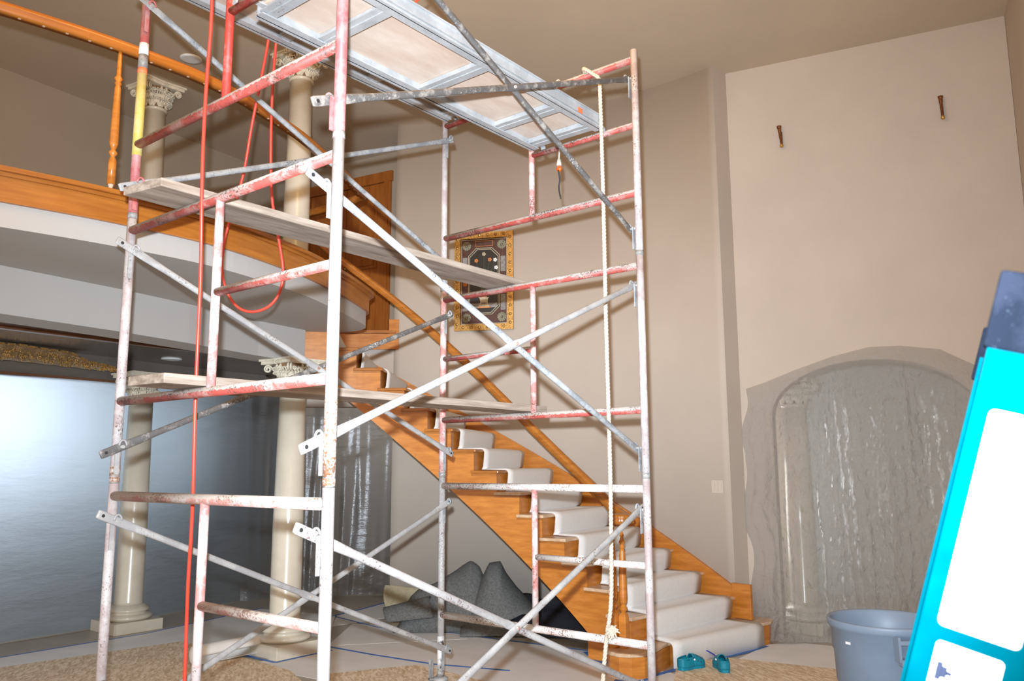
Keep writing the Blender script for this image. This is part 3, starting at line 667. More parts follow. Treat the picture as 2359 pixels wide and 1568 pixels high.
# cross braces: two bars pinned in the middle
def brace(x, ti, label, mat1, mat2, sgn):
    zt = ZJ[ti]; t = thing('cross_brace', label, 'brace', (x, LEN/2, zt-H/2))
    zu, zl = zt-OFF['pu'], zt-OFF['pl']
    for k, (za, zb, mt) in enumerate(((zu, zl, mat1), (zl, zu, mat2))):
        ox = x+sgn*(0.007 if k == 0 else -0.007)*1.0
        a = Vector((ox, 0, za)); b = Vector((ox, LEN, zb)); d = (b-a).normalized(); L_ = (b-a).length
        a2 = a-d*0.10; b2 = b+d*0.045
        # tube flattened at both ends
        ts = [0, 0.006, 0.10, 0.16, 0.24]; path = []; rad = []
        tot = (b2-a2).length
        seq = [(0,(0.003,0.017)), (0.012,(0.003,0.020)), (0.15,(0.003,0.020)), (0.20,(0.009,0.0185)), (0.27,(0.0145,0.0155)), (0.5*tot-0.06,(0.0145,0.0155)), (0.5*tot-0.03,(0.005,0.019)), (0.5*tot+0.03,(0.005,0.019)), (0.5*tot+0.06,(0.0145,0.0155)), (tot-0.20,(0.0145,0.0155)), (tot-0.13,(0.009,0.0185)), (tot-0.08,(0.003,0.020)), (tot-0.012,(0.003,0.020)), (tot,(0.003,0.017))]
        for s_, r_ in seq: path.append(a2+d*s_); rad.append(r_)
        m = MB(); m.tube(path, rad, 14, up=Vector((1,0,0))); br = m.build('brace_bar', mt, t)
        for q in (a2+d*0.028, b2-d*0.022):
            MB().tube([q+Vector((-0.0042,0,0)), q+Vector((0.0042,0,0))], 0.0075, 10).build('end_hole', M['black_paint'], br)
    c = Vector((x, LEN/2, (zu+zl)/2)); MB().tube([c-Vector((0.02,0,0)), c+Vector((0.02,0,0))], 0.008, 8).build('pivot_bolt', M['rusty'], t)
    return t
brace(0.05, 0, 'lowest cross brace on the left side of the scaffold', M['brace_white'], M['brace_white'], 1)
brace(0.05, 1, 'middle cross brace on the left side of the scaffold, passing the balcony', M['brace_white'], M['brace_dark'], 1)
brace(0.05, 2, 'topmost cross brace on the left side of the scaffold', M['brace'], M['brace'], 1)
brace(W-0.05, 0, 'lowest cross brace on the right side, in front of the grey carpet heap', M['white_paint'], M['brace_white'], -1)
brace(W-0.05, 1, 'large pale cross brace across the middle of the picture', M['brace'], M['brace_white'], -1)
brace(W-0.05, 2, 'dark scuffed cross brace at the top right, in front of the deck', M['brace_dark'], M['brace_dark'], -1)
# casters
for k, (x, y, lab) in enumerate(((0, LEN, 'rusty scaffold caster under the far left leg, beside the particle board'), (W, LEN, 'scaffold caster under the far right leg'), (0, 0, 'scaffold caster under the near left leg'), (W, 0, 'scaffold caster under the near right leg'))):
    t = thing('caster', lab, 'caster', (x, y, 0))
    m = MB(); m.tube([(x-0.02, y, 0.0635), (x+0.02, y, 0.0635)], 0.063, 20); m.build('wheel', M['dark'], t)
    m = MB(); m.box((x-0.030, y, 0.09), (0.006, 0.045, 0.10)); m.box((x+0.030, y, 0.09), (0.006, 0.045, 0.10)); m.box((x, y, 0.143), (0.072, 0.08, 0.008)); m.build('fork', M['iron'], t)
    MB().lathe([(0.045,0.148),(0.05,0.155),(0.05,0.165),(0.03,0.178)], (x, y, 0), 16).build('swivel', M['iron'], t)
    m = MB(); m.box((x-0.055, y-0.03, 0.20), (0.008, 0.035, 0.13)); m.box((x-0.04, y-0.03, 0.16), (0.04, 0.035, 0.01)); m.box((x-0.045, y-0.045, 0.25), (0.02, 0.006, 0.06)); m.build('brake_lever', M['iron'], t)

# aluminium decks with plywood
def deck(x0, x1, zb, y0, y1, label, cross):
    t = thing('scaffold_deck', label, 'scaffold deck', ((x0+x1)/2, (y0+y1)/2, zb))
    h = 0.085; zz = zb+0.02
    for x, s in ((x0, 1), (x1, -1)):
        m = MB()
        m.box((x+s*0.003, (y0+y1)/2, zz+h/2-0.02), (0.006, y1-y0, h))
        m.box((x+s*0.022, (y0+y1)/2, zz-0.017), (0.044, y1-y0, 0.006))
        m.box((x+s*0.016, (y0+y1)/2, zz+h-0.023), (0.032, y1-y0, 0.006))
        m.box((x-s*0.006, (y0+y1)/2, zz+h*0.30-0.02), (0.012, y1-y0, 0.006)); m.box((x-s*0.006, (y0+y1)/2, zz+h-0.023), (0.012, y1-y0, 0.006)); m.box((x-s*0.008, (y0+y1)/2, zz-0.017), (0.016, y1-y0, 0.008))
        m.build('side_rail', M['alu'], t)
    MB().box(((x0+x1)/2, (y0+y1)/2, zz+0.045), (x1-x0-0.014, y1-y0-0.04, 0.010)).build('deck_board', M['ply'], t)
    for y in cross:
        m = MB(); m.box(((x0+x1)/2, y, zz+0.012), (x1-x0-0.014, 0.045, 0.05)); m.box(((x0+x1)/2, y-0.02, zz-0.006), (x1-x0-0.06, 0.07, 0.005)); m.build('cross_member', M['alu'], t)
    for x in (x0+0.03, x1-0.03):
        for y, yb, s in ((y0, 0, -1), (y1, LEN, 1)):
            pth = [(x, y-s*0.02, zb+0.045), (x, yb-s*0.012, zb+0.045), (x, yb+s*0.020, zb+0.035), (x, yb+s*0.028, zb-0.01)]
            m = MB()
            for p_, q_ in zip(pth[:-1], pth[1:]): m.bar(p_, q_, 0.03, 0.007, Vector((0,s,0.3)))
            m.build('hook', M['alu'], t)
    return t
d1 = deck(0.81, 1.315, 3.443+0.01, 0.10, LEN-0.045, 'lower aluminium and plywood deck seen from below, nearer to the camera', (0.15, 0.46, 1.12, 1.74, LEN-0.08))
MB().box((1.321+0.0135, 1.86, 3.482), (0.002, 0.045, 0.03)).build('warning_sticker', M['orange_label'], d1)
deck(0.06, 0.60, 3.848+0.01, 0.045, LEN-0.045, 'upper aluminium deck behind, hung on the top bars near the wall', (0.10, 0.75, 1.4, LEN-0.08))
# timber planks
def plank(pts_near, pts_far, z, th, label):
    (xa, ya), (xb, yb) = pts_near; (xc, yc), (xd, yd) = pts_far
    def f(u, v, k):
        p = Vector((xa, ya, 0)).lerp(Vector((xb, yb, 0)), u); q = Vector((xc, yc, 0)).lerp(Vector((xd, yd, 0)), u); w_ = p.lerp(q, v)
        return Vector((w_.x, w_.y, z+(th if k else 0)+0.002*mnoise.noise(Vector((w_.x*6, w_.y*3, k*5)))))
    m = MB(); nu, nv = 4, 16; vs = [f(i/nu, j/nv, k) for k in (0, 1) for j in range(nv+1) for i in range(nu+1)]; S_ = (nu+1)*(nv+1)
    fs = []
    for j in range(nv):
        for i in range(nu):
            a = j*(nu+1)+i; fs += [(a, a+nu+1, a+nu+2, a+1), (S_+a, S_+a+1, S_+a+nu+2, S_+a+nu+1)]
    for j in range(nv):
        a = j*(nu+1); fs.append((a, S_+a, S_+a+nu+1, a+nu+1)); b = a+nu; fs.append((b, b+nu+1, S_+b+nu+1, S_+b))
    for i in range(nu):
        fs.append((i, i+1, S_+i+1, S_+i)); b = nv*(nu+1)+i; fs.append((b, S_+b, S_+b+1, b+1))
    m.add(vs, fs, False); return tag(m.build('timber_plank', M['plank'], bevel=0.004), label, 'plank')
plank(((0.405,-0.24),(0.645,-0.20)), ((0.385,2.26),(0.625,2.28)), ZJ[1]-OFF['tb']+RT+0.003, 0.038, 'weathered plank lying across the scaffold at balcony height, its end by the red bar')
plank(((0.475,-0.20),(0.725,-0.18)), ((0.52,2.29),(0.755,2.30)), ZJ[1]-OFF['bb']+RT+0.003, 0.040, 'lower weathered plank across the scaffold at column capital height')

# hoses
p = [atd(x, y, 3.50+0.02*sin(y*0.01)) for x, y in ((489,-40),(486,60),(478,160),(470,290),(466,400),(464,520),(462,640),(456,780),(451,900),(448,1000),(445,1120),(441,1220),(434,1330),(430,1430),(425,1568))]
bot = p[-1]; p += [Vector((bot.x-0.01, bot.y, 0.3)), Vector((bot.x-0.03, bot.y+.01, 0.05)), Vector((bot.x-0.12, bot.y+.05, 0.012)), Vector((bot.x-0.35, bot.y+0.1, 0.012))]
tag(MB().tube(smooth_path(p, 5), 0.0080, 10).build('air_hose', M['red_hose']), 'long red hose hanging straight down in front of the near frame to the floor', 'hose')
lp = [(640,60,4.62),(635,110,4.65),(628,200,4.66),(624,330,4.68),(626,450,4.7),(640,540,4.7),(652,620,4.7),(645,670,4.7),(620,705,4.7),(580,718,4.7),(545,705,4.7),(520,665,4.7),(511,610,4.7),(520,540,4.7),(545,460,4.7),(563,390,4.7),(580,290,4.68),(600,190,4.66),(617,100,4.65),(622,60,4.62)]
tag(MB().tube(smooth_path([atd(*q) for q in lp], 5), 0.0085, 10).build('air_hose', M['red_hose']), 'red hose hanging in a U loop below the upper deck, in front of the balcony', 'hose')
hp_ = [Vector((1.25,1.15,3.56)), Vector((1.1,1.3,3.535)), Vector((1.0,1.0,3.535)), Vector((1.2,0.8,3.55))]
pth = [atd(936,22,4.05), atd(958,4,4.0), atd(985,-20,3.95), atd(1010,-45,3.9)]
tag(MB().tube(smooth_path(pth, 5), 0.006, 8).build('red_cord', M['red_hose']), 'short red cord rising over the edge of the lower deck', 'cord')
# twisted rope
def rope(path, r, name, label, cat='rope'):
    path = smooth_path(path, 10); t = thing(name, label, cat, tuple(path[0]))
    L_ = 0; ph = [0]
    for a, b in zip(path[:-1], path[1:]): L_ += (b-a).length; ph.append(L_)
    # resample finely
    fine = []; step = 0.012; k = 0; s_ = 0
    while s_ < L_:
        while ph[k+1] < s_: k += 1
        u = (s_-ph[k])/(ph[k+1]-ph[k]); fine.append(path[k].lerp(path[k+1], u)); s_ += step
    for st_ in range(3):
        pts_ = []
        for i, q in enumerate(fine):
            d = (fine[min(i+1, len(fine)-1)]-fine[max(i-1, 0)]).normalized(); u = d.cross(Vector((0.3,1,0.1))).normalized(); v_ = d.cross(u); a = i*step/0.065*2*pi+st_*2*pi/3
            pts_.append(q+u*cos(a)*r*0.5+v_*sin(a)*r*0.5)
        MB().tube(pts_, r*0.56, 6).build('strand', M['rope'], t)
    return t
zt2 = ZJ[2]-OFF['tb']
path = [Vector((1.17,LEN+0.03,zt2-0.02)), Vector((1.17,LEN+0.01,zt2+0.035)), Vector((1.20,LEN-0.04,zt2+0.03)), Vector((1.27,LEN-0.06,zt2-0.03)), Vector((1.325,LEN-0.07,zt2-0.09)), Vector((1.33,LEN-0.07,zt2-0.20)), Vector((1.335,LEN-0.07,3.0)), Vector((1.335,LEN-0.07,2.3)), Vector((1.34,LEN-0.07,1.5)), Vector((1.335,LEN-0.07,1.0)), Vector((1.325,LEN-0.07,0.75)), Vector((1.29,LEN-0.07,0.55)), Vector((1.265,LEN-0.08,0.3)), Vector((1.25,LEN-0.09,0.06)), Vector((1.24,LEN-0.12,0.02))]
rp = rope(path, 0.0125, 'twisted_rope', 'pale twisted rope hanging from the top bar beside the far right leg')
kc = Vector((1.335, LEN-0.075, 0.62)); m = MB()
for i in range(26):
    d = Vector((random.uniform(-1,1), random.uniform(-1,.3), random.uniform(-1,1))).normalized(); m.tube([kc, kc+d*0.02, kc+d*0.042+Vector((0,0,-0.01))], [0.008,0.007,0.003], 5)
m.sphere(kc, 0.026, 8, 6); m.build('frayed_knot', M['rope'], rp)
# small lanyard with orange clip
lan = rope([Vector((0.985,LEN+0.028,zt2-0.03)), Vector((0.985,LEN,zt2+0.034)), Vector((0.985,LEN-0.03,zt2)), Vector((0.985,LEN-0.03,zt2-0.14)), Vector((0.985,LEN-0.03,3.55))], 0.009, 'lanyard', 'short knotted lanyard with an orange clip on the far top frame', 'lanyard')
lc = Vector((1.0, LEN-0.035, 3.29)); MB().tube([lc+Vector((0,0,0.06)), lc+Vector((0,0,0.02))], [0.012,0.016], 10).build('clip_body', M['rope'], lan)
m = MB(); m.sphere(lc, (0.020,0.014,0.018), 12, 8); m.build('clip_eye', M['orange'], lan)
MB().tube(smooth_path([lc+Vector((0,-.01,-0.01)), lc+Vector((0.004,0,-0.07)), lc+Vector((-0.004,0,-0.12)), lc+Vector((0.008,0,-0.19))], 5), [0.005]*16, 6).build('hook', M['black_paint'], lan)
MB().tube([lc+Vector((0,0.0,0.06)), lc+Vector((0,0.01,0.16)), lc+Vector((-.01,0.01,0.27))], 0.005, 6).build('cord', M['rope'], lan)

# ------------------------------------------------------------------ floor coverings
def sheet(poly, z0, z1, name, mat, label, cat, grp=None):
    o = MB().prism(poly, z0, z1).build(name, mat); return tag(o, label, cat, grp)
F = lambda x, y: (at(x, y, 0).x, at(x, y, 0).y)
sheet([(-3.66,0.7),(-3.72,2.2),(-4.0,3.55),(-3.05,3.8),(-2.1,2.95),(-2.2,1.9),(-2.6,0.2),(-3.6,-0.4)], 0.001, 0.003, 'floor_paper', M['paper'], 'pale protective paper on the floor between the two columns', 'paper')
sheet([(-2.0,2.93),(-1.4,3.83),(-0.1,3.99),(0.2,3.84),(0.74,3.78),(1.5,3.5),(0.2,2.2),(-1.9,2.0)], 0.001, 0.003, 'floor_paper', M['paper'], 'pale protective paper on the floor in front of the first stair', 'paper')
sheet([(-3.2,4.55),(-3.0,4.75),(-2.2,4.9),(-2.5,4.2),(-2.6,3.4),(-3.05,3.82)], 0.001, 0.003, 'floor_paper', M['paper'], 'pale protective paper by the foot of the grey sheeting, left of the stairs', 'paper')
sheet([(0.95,5.12),(0.98,3.9),(2.4,3.1),(3.2,4.6),(2.85,5.55),(1.1,5.35)], 0.001, 0.003, 'floor_paper', M['paper'], 'pale protective paper in front of the plastic-covered arch', 'paper')
sheet([(-2.55,3.6),(-1.5,4.0),(-1.2,3.75),(-1.95,2.82)], 0.0032, 0.0042, 'floor_paper', M['paper'], 'creased overlapping sheet of paper in front of the carpet heap', 'paper')
sheet([(-3.05,2.14),(-3.30,0.6),(-3.2,-0.4),(-1.2,0.0),(-0.3,1.6),(-1.45,2.08),(-1.70,2.10)], 0.004, 0.014, 'particle_board', M['osb'], 'large sheet of particle board on the floor at lower left, under the near frame', 'board')
sheet([(-1.15,2.10),(-0.80,2.75),(1.2,2.6),(1.0,1.0),(-0.2,1.6)], 0.016, 0.026, 'particle_board', M['osb'], 'sheet of particle board under the caster at the bottom middle', 'board')
sheet([(0.68,4.02),(0.90,4.42),(1.66,4.56),(2.6,4.3),(2.2,3.0),(1.3,2.7)], 0.004, 0.014, 'particle_board', M['osb'], 'sheet of particle board under the teal clogs', 'board')
m = MB()
RA, RB = at(446, 1534, 0.016), at(610, 1500, 0.016)
def curl(u, v):
    a = v*5.4-0.6; r_ = 0.078-0.02*v; d = (RB-RA).normalized(); c = RA.lerp(RB, u)+Vector((0,0,0.080)); q = Vector((-d.y, d.x, 0))
    return c+q*(r_*sin(a))+Vector((0,0,-r_*cos(a)))
m.grid(curl, 6, 24); tag(m.build('rolled_paper', M['paper'], solid=0.002), 'curled-up roll of white paper on the floor left of the taped column', 'paper')
def tape(pts, w_, label, z=0.0045, mat=None):
    m = MB()
    n_ = len(pts); vs = []
    for i in range(n_):
        a = Vector(pts[max(i-1,0)]); b = Vector(pts[min(i+1,n_-1)]); d = (b-a).normalized(); s = Vector((-d.y, d.x))*w_/2; p_ = Vector(pts[i])
        for q in (p_-s, p_+s): vs += [(q.x,q.y,z),(q.x,q.y,z+0.0006)]
    m.add(vs, [(i*4, i*4+2, i*4+6, i*4+4) for i in range(n_-1)]+[(i*4+1, i*4+5, i*4+7, i*4+3) for i in range(n_-1)]+[(i*4, i*4+4, i*4+5, i*4+1) for i in range(n_-1)]+[(i*4+2, i*4+3, i*4+7, i*4+6) for i in range(n_-1)], False)
    return tag(m.build('floor_tape', mat or M['film_tape']), label, 'tape')
tape([(0.70,3.60),(0.73,3.78),(0.80,4.2),(0.92,4.7),(0.965,5.05)], 0.045, 'blue tape along the front of the lowest carpeted step')
tape([(0.55,3.34),(0.68,3.38),(0.74,3.55)], 0.045, 'short blue tape under the rounded end of the lowest step')
tape([(-0.10,3.96),(0.10,3.79),(0.24,3.72)], 0.06, 'blue tape at the foot of the oak stringer')
tape([(-3.67,0.0),(-3.68,0.95),(-3.68,2.15),(-4.0,3.6)], 0.02, 'blue tape line along the base of the silvery sheeting, behind the far column')
tape([(-3.02,3.73),(-3.1,4.2),(-3.24,4.72)], 0.03, 'blue tape line running toward the left edge of the tan wall')
tape([(-2.98,3.74),(-2.2,3.62),(-1.45,3.86),(-0.1,4.0)], 0.02, 'blue tape line on the paper edge in front of the carpet heap')
tape([(-1.98,2.80),(-1.4,2.83),(-0.79,2.90),(-0.2,3.1)], 0.03, 'blue tape line from the taped column plinth to the right')
tape([(-2.32,2.19),(-1.81,2.19),(-1.79,2.20),(-1.79,2.74)], 0.03, 'blue tape around the square plinth of the nearer column')
# carpet heap under the stairs
O = Vector((-1.48, 3.98, 0)); ra = Vector((0.779,0.627,0)); fb = Vector((-0.627,0.779,0))
def interp(tab, x):
    if x <= tab[0][0]: return tab[0][1]
    for (a, b), (c, d) in zip(tab[:-1], tab[1:]):
        if x <= c: t_ = (x-a)/(c-a); return b+(d-b)*t_
    return tab[-1][1]
sil1 = [(-0.60,0.02),(-0.5,0.24),(-0.40,0.33),(-0.2,0.42),(0.0,0.53),(0.10,0.56),(0.18,0.53),(0.26,0.36),(0.32,0.05)]
def heap1(u, v):
    a = -0.60+0.92*u; h = interp(sil1, a)
    # cross profile: front toe on floor, up over the ridge, down behind
    b = -0.10+0.62*v; prof_ = sin(pi*min(1, max(0, v)))**0.65
    z = 0.012+h*prof_+0.02*mnoise.noise(Vector((a*5, b*5, 0)))*prof_*2
    fold = 0.03*sin(9*a+2.5*v)*prof_
    return O+ra*(a+0.05*mnoise.noise(Vector((a*3,b*3,9))))+fb*(b+fold)+Vector((0,0,max(0.012, z)))
m = MB(); m.grid(heap1, 40, 26); tag(m.build('carpet_offcut', M['pad'], solid=0.014), 'grey carpet offcut humped on the floor under the stairs, left part of the heap', 'carpet', 'grey carpet heap')
sil2 = [(0.05,0.10),(0.16,0.40),(0.25,0.585),(0.35,0.60),(0.40,0.50),(0.50,0.37),(0.62,0.25),(0.67,0.20)]
def heap2(u, v):
    a = 0.02+0.66*u; top = interp(sil2, a); low = interp([(0,0.012),(0.30,0.03),(0.42,0.13),(0.55,0.18),(0.68,0.19)], a)
    z = low+(top-low)*sin(pi/2*v)**0.9; b = -0.20+0.34*v**1.4+0.04*sin(a*11+v*2)*(1-v)
    aa = 0.30+(a-0.30)*(1.0-0.0*v)
    return O+ra*aa+fb*b+Vector((0,0,z))
m = MB(); m.grid(heap2, 34, 20); tag(m.build('carpet_offcut', M['pad'], solid=0.014), 'grey carpet offcut standing in a peak under the stairs, right part of the heap', 'carpet', 'grey carpet heap')
def heap3(u, v):
    a = 0.0+0.60*u; b = -0.30+0.4*v; z = 0.014+(0.16*sin(pi*min(1,u*1.1))+0.06)*v**0.8
    return O+ra*a+fb*b+Vector((0,0,z))
m = MB(); m.grid(heap3, 20, 10); tag(m.build('carpet_offcut', M['pad'], solid=0.014), 'flat grey carpet piece spread in front below the peak', 'carpet', 'grey carpet heap')
def roll(u, v):
    a = 3.7*v-0.5; rx, rz = 0.13+0.03*u, 0.10+0.05*u
    return O+ra*(-0.66+0.42*u-0.05*sin(a))+fb*(-0.02+rx*cos(a)-0.05)+Vector((0,0,0.02+rz+rz*sin(a)*0.98))
m = MB(); m.grid(roll, 12, 20); tag(m.build('carpet_offcut', M['pad'], solid=0.014), 'grey carpet edge curled over into an open roll at the left of the heap', 'carpet', 'grey carpet heap')
def flap(u, v): return Vector((-2.62,4.0,0.01))+ra*(0.06+0.40*u-0.03*v*(1-u)+0.04*(1-u)*(v-0.6)**2*4)+fb*(0.04*sin(u*6))+Vector((0,0,0.30*v*(1-0.10*u)))
m = MB(); m.grid(flap, 12, 10); tag(m.build('carpet_offcut', M['padtan'], solid=0.012), 'tan-backed carpet offcut standing behind the curled grey edge', 'carpet')
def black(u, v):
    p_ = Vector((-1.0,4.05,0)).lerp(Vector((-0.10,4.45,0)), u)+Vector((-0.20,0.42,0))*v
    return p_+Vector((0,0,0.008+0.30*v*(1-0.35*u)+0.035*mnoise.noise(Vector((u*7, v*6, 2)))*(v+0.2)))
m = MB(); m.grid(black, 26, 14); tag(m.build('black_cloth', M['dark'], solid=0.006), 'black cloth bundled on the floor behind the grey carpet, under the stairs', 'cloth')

# ------------------------------------------------------------------ plastic sheeting
path = smooth_path([(-4.12,-2.2,0),(-4.28,0.2,0),(-4.32,1.17,0),(-4.35,1.93,0),(-4.48,2.58,0),(-4.60,3.3,0),(-4.61,4.04,0),(-4.36,4.42,0),(-4.10,4.74,0),(-3.67,5.08,0),(-3.1,5.25,0),(-2.4,5.3,0)], 10)
def curt(u, v):
    x = u*(len(path)-1); i = min(int(x), len(path)-2); p_ = path[i].lerp(path[i+1], x-i); d = (path[i+1]-path[i]).normalized(); nrm = Vector((d.y, -d.x, 0))
    amp = 0.010+0.02*max(0, u-0.45)
    off = amp*mnoise.noise(Vector((u*60, v*1.5, 5)))*(0.4 if u < 0.5 else 2.0)+0.02*mnoise.noise(Vector((u*9, v*2, 1)))+(0.10*(1-v*9) if v < 0.11 and u > .5 else 0)
    top = 2.32 if u < 0.60 else 2.55
    return p_+nrm*(off+0.05)+Vector((0,0,0.01+v*(top-0.01)))
m = MB(); m.grid(curt, 260, 24); tag(m.build('plastic_sheeting', M['film2']), 'tall silvery plastic sheeting hung behind the two lower columns', 'plastic sheet')
fz = [(0.02,0.25),(0.05,2.17),(0.30,2.24),(0.55,2.33),(0.9,2.44),(1.2,2.505),(1.45,2.50),(1.75,2.45),(2.0,2.30),(2.25,2.12),(2.40,2.0)]
def filmf(u, v):
    s_ = 0.105+2.30*u; zt_ = interp(fz, s_); 
    hang = sin(pi*min(1, max(0, (s_-0.1)/2.2)))**0.5
    fold = 0.11*mnoise.noise(Vector((s_*5.5+0.3*v, v*0.7, 8)))*(0.4+0.6*(1-v))*hang+0.045*mnoise.noise(Vector((s_*19+v, v*1.1, 4)))*hang*(1-v*0.5)
    z = 0.012+v*(zt_-0.012); vv = 1-v
    off = 0.012+0.035*hang*(1-v**8)+fold*(1-v**6)+0.03*mnoise.noise(Vector((s_*4, v*5, 3)))*hang*(1-v**6)
    if v < 0.16: off += 0.30*((0.16-v)/0.16)**1.6*(0.6+0.4*sin(s_*6)); z = max(0.012, z-0.05*((0.16-v)/0.16))
    cr = 1-2*abs(mnoise.noise(Vector((s_*13, v*15, 6)))); cr2 = 1-2*abs(mnoise.noise(Vector((s_*27, v*30, 2))))
    off += (0.014*cr+0.008*cr2)*hang*(1-v**10)
    # left edge runs a little ragged
    s2 = s_+0.09*(mnoise.noise(Vector((0.5,v*7,3))))*(1-u)**6
    # side gathers near the bottom
    return wp(s2, z, max(0.012, off))
m = MB(); m.grid(filmf, 260, 200); tag(m.build('plastic_sheet', M['film']), 'wrinkled clear plastic sheet taped over the arched opening', 'plastic sheet')

# ------------------------------------------------------------------ picture
PA = pol(RW, radians(120.85)); PB = pol(RW, radians(112.35)); pd = (PB-PA).normalized(); pn = Vector((pd.y, -pd.x, 0)); PWd = (PB-PA).length; PZ0, PZ1 = 2.925, 4.0; PH = PZ1-PZ0
pic = thing('framed_picture', 'gilt-framed dark flower-vase picture with an octagonal border, hung above the stairs', 'picture', tuple(PA.lerp(PB, .5)+Vector((0,0,PZ0))))
OFFP = 0.015
def pp(s_, z_, o_): q = PA+pd*s_+pn*(o_+OFFP); return Vector((q.x, q.y, PZ0+z_))
def ppoly(pts, o0, o1, name, mat, parent=pic):
    n_ = len(pts); m = MB(); m.add([pp(s_, z_, o0) for s_, z_ in pts]+[pp(s_, z_, o1) for s_, z_ in pts], [tuple(range(n_, 2*n_)), tuple(range(n_))[::-1]]+[(i, (i+1) % n_, n_+(i+1) % n_, n_+i) for i in range(n_)])
    return m.build(name, mat, parent)
def rect(a, b, c, d): return [(a,b),(c,b),(c,d),(a,d)]
fwid = 0.065
for q in ([(0,0),(PWd,0),(PWd-fwid,fwid),(fwid,fwid)], [(PWd,0),(PWd,PH),(PWd-fwid,PH-fwid),(PWd-fwid,fwid)], [(PWd,PH),(0,PH),(fwid,PH-fwid),(PWd-fwid,PH-fwid)], [(0,PH),(0,0),(fwid,fwid),(fwid,PH-fwid)]):
    ppoly(q, 0, 0.035, 'frame_side', M['gilt'])
m = MB()
for k in range(11):
    for s_ in (fwid*0.5, PWd-fwid*0.5):
        m.sphere(pp(s_, 0.07+k*(PH-0.14)/10, 0.036), 0.017, 8, 5)
for k in range(6):
    for z_ in (fwid*0.5, PH-fwid*0.5): m.sphere(pp(0.1+k*(PWd-0.2)/5, z_, 0.036), 0.017, 8, 5)
tag(m.build('frame_ornament', M['gilt'], pic), kind='stuff')
pa = ppoly(rect(fwid, fwid, PWd-fwid, PH-fwid), 0, 0.012, 'panel', M['pic_brown'])
def outline(pts, wd, o0, o1, name, mat):
    cxx = sum(p_[0] for p_ in pts)/len(pts); cyy = sum(p_[1] for p_ in pts)/len(pts); m = MB(); n_ = len(pts)
    inn_ = []
    for i in range(n_):
        a = Vector(pts[i-1]); b = Vector(pts[i]); c = Vector(pts[(i+1) % n_]); e1_ = (b-a).normalized(); e2_ = (c-b).normalized(); n1_ = Vector((-e1_.y, e1_.x)); n2_ = Vector((-e2_.y, e2_.x)); k = (n1_+n2_).normalized(); inn_.append(b+k*wd/max(.4, k.dot(n1_)))
    vs = [pp(*p_, o1) for p_ in pts]+[pp(p_.x, p_.y, o1) for p_ in inn_]+[pp(*p_, o0) for p_ in pts]+[pp(p_.x, p_.y, o0) for p_ in inn_]
    fs = []
    for i in range(n_): j = (i+1) % n_; fs += [(i, j, n_+j, n_+i), (2*n_+i, 2*n_+j, j, i), (n_+i, n_+j, 3*n_+j, 3*n_+i)]
    m.add(vs, fs); return m.build(name, mat, pic)
i0 = fwid+0.012; i1 = PWd-i0; j1 = PH-i0
outline(rect(i0-.006, i0-.006, i1+.006, j1+.006), 0.005, 0.012, 0.015, 'inlay_line', M['pic_cream'])
ch = 0.085; a_, b_, c_, d_ = fwid+0.085, fwid+0.105, PWd-fwid-0.085, PH-fwid-0.105
oct_ = [(a_+ch,b_),(c_-ch,b_),(c_,b_+ch),(c_,d_-ch),(c_-ch,d_),(a_+ch,d_),(a_,d_-ch),(a_,b_+ch)]
ppoly(oct_, 0.012, 0.0155, 'centre_panel', M['pic_dark'])
outline(oct_, 0.006, 0.0155, 0.018, 'inlay_line', M['pic_cream'])
o2_ = [(x+(0.014 if x < PWd/2 else -0.014), y+(0.014 if y < PH/2 else -0.014)) for x, y in oct_]; outline(o2_, 0.006, 0.0155, 0.018, 'inlay_line', M['pic_cream'])
outline(rect(PWd/2-0.10, PH-fwid-0.085, PWd/2+0.10, PH-fwid-0.025), 0.004, 0.012, 0.015, 'inlay_line', M['pic_orange'])
for s_ in (fwid+0.048, PWd-fwid-0.048):
    for z_ in (0.30, 0.72): ppoly(rect(s_-0.027, z_-0.085, s_+0.027, z_+0.085), 0.012, 0.016, 'marble_inlay', M['pic_grey'])
    for dz in (0,): 
        m = MB()
        for k in range(8): m.sphere(pp(s_+0.018*cos(k*pi/4), 0.51+0.018*sin(k*pi/4), 0.013), (0.008,0.008,0.008), 6, 4)
        m.sphere(pp(s_, 0.51, 0.013), 0.010, 6, 4); m.build('small_flower', M['pic_orange'], pic)
for s_ in (fwid+0.065, PWd-fwid-0.065):
    for z_ in (fwid+0.075, PH-fwid-0.075):
        m = MB()
        for k in range(12):
            for r_, q in ((0.040, 0.014), (0.024, 0.012)): m.sphere(pp(s_+r_*cos(k*pi/6+r_*30), z_+r_*sin(k*pi/6+r_*30), 0.012), q, 6, 4)
        m.sphere(pp(s_, z_, 0.016), 0.012, 6, 4); m.build('rosette', M['pic_rosette'], pic)
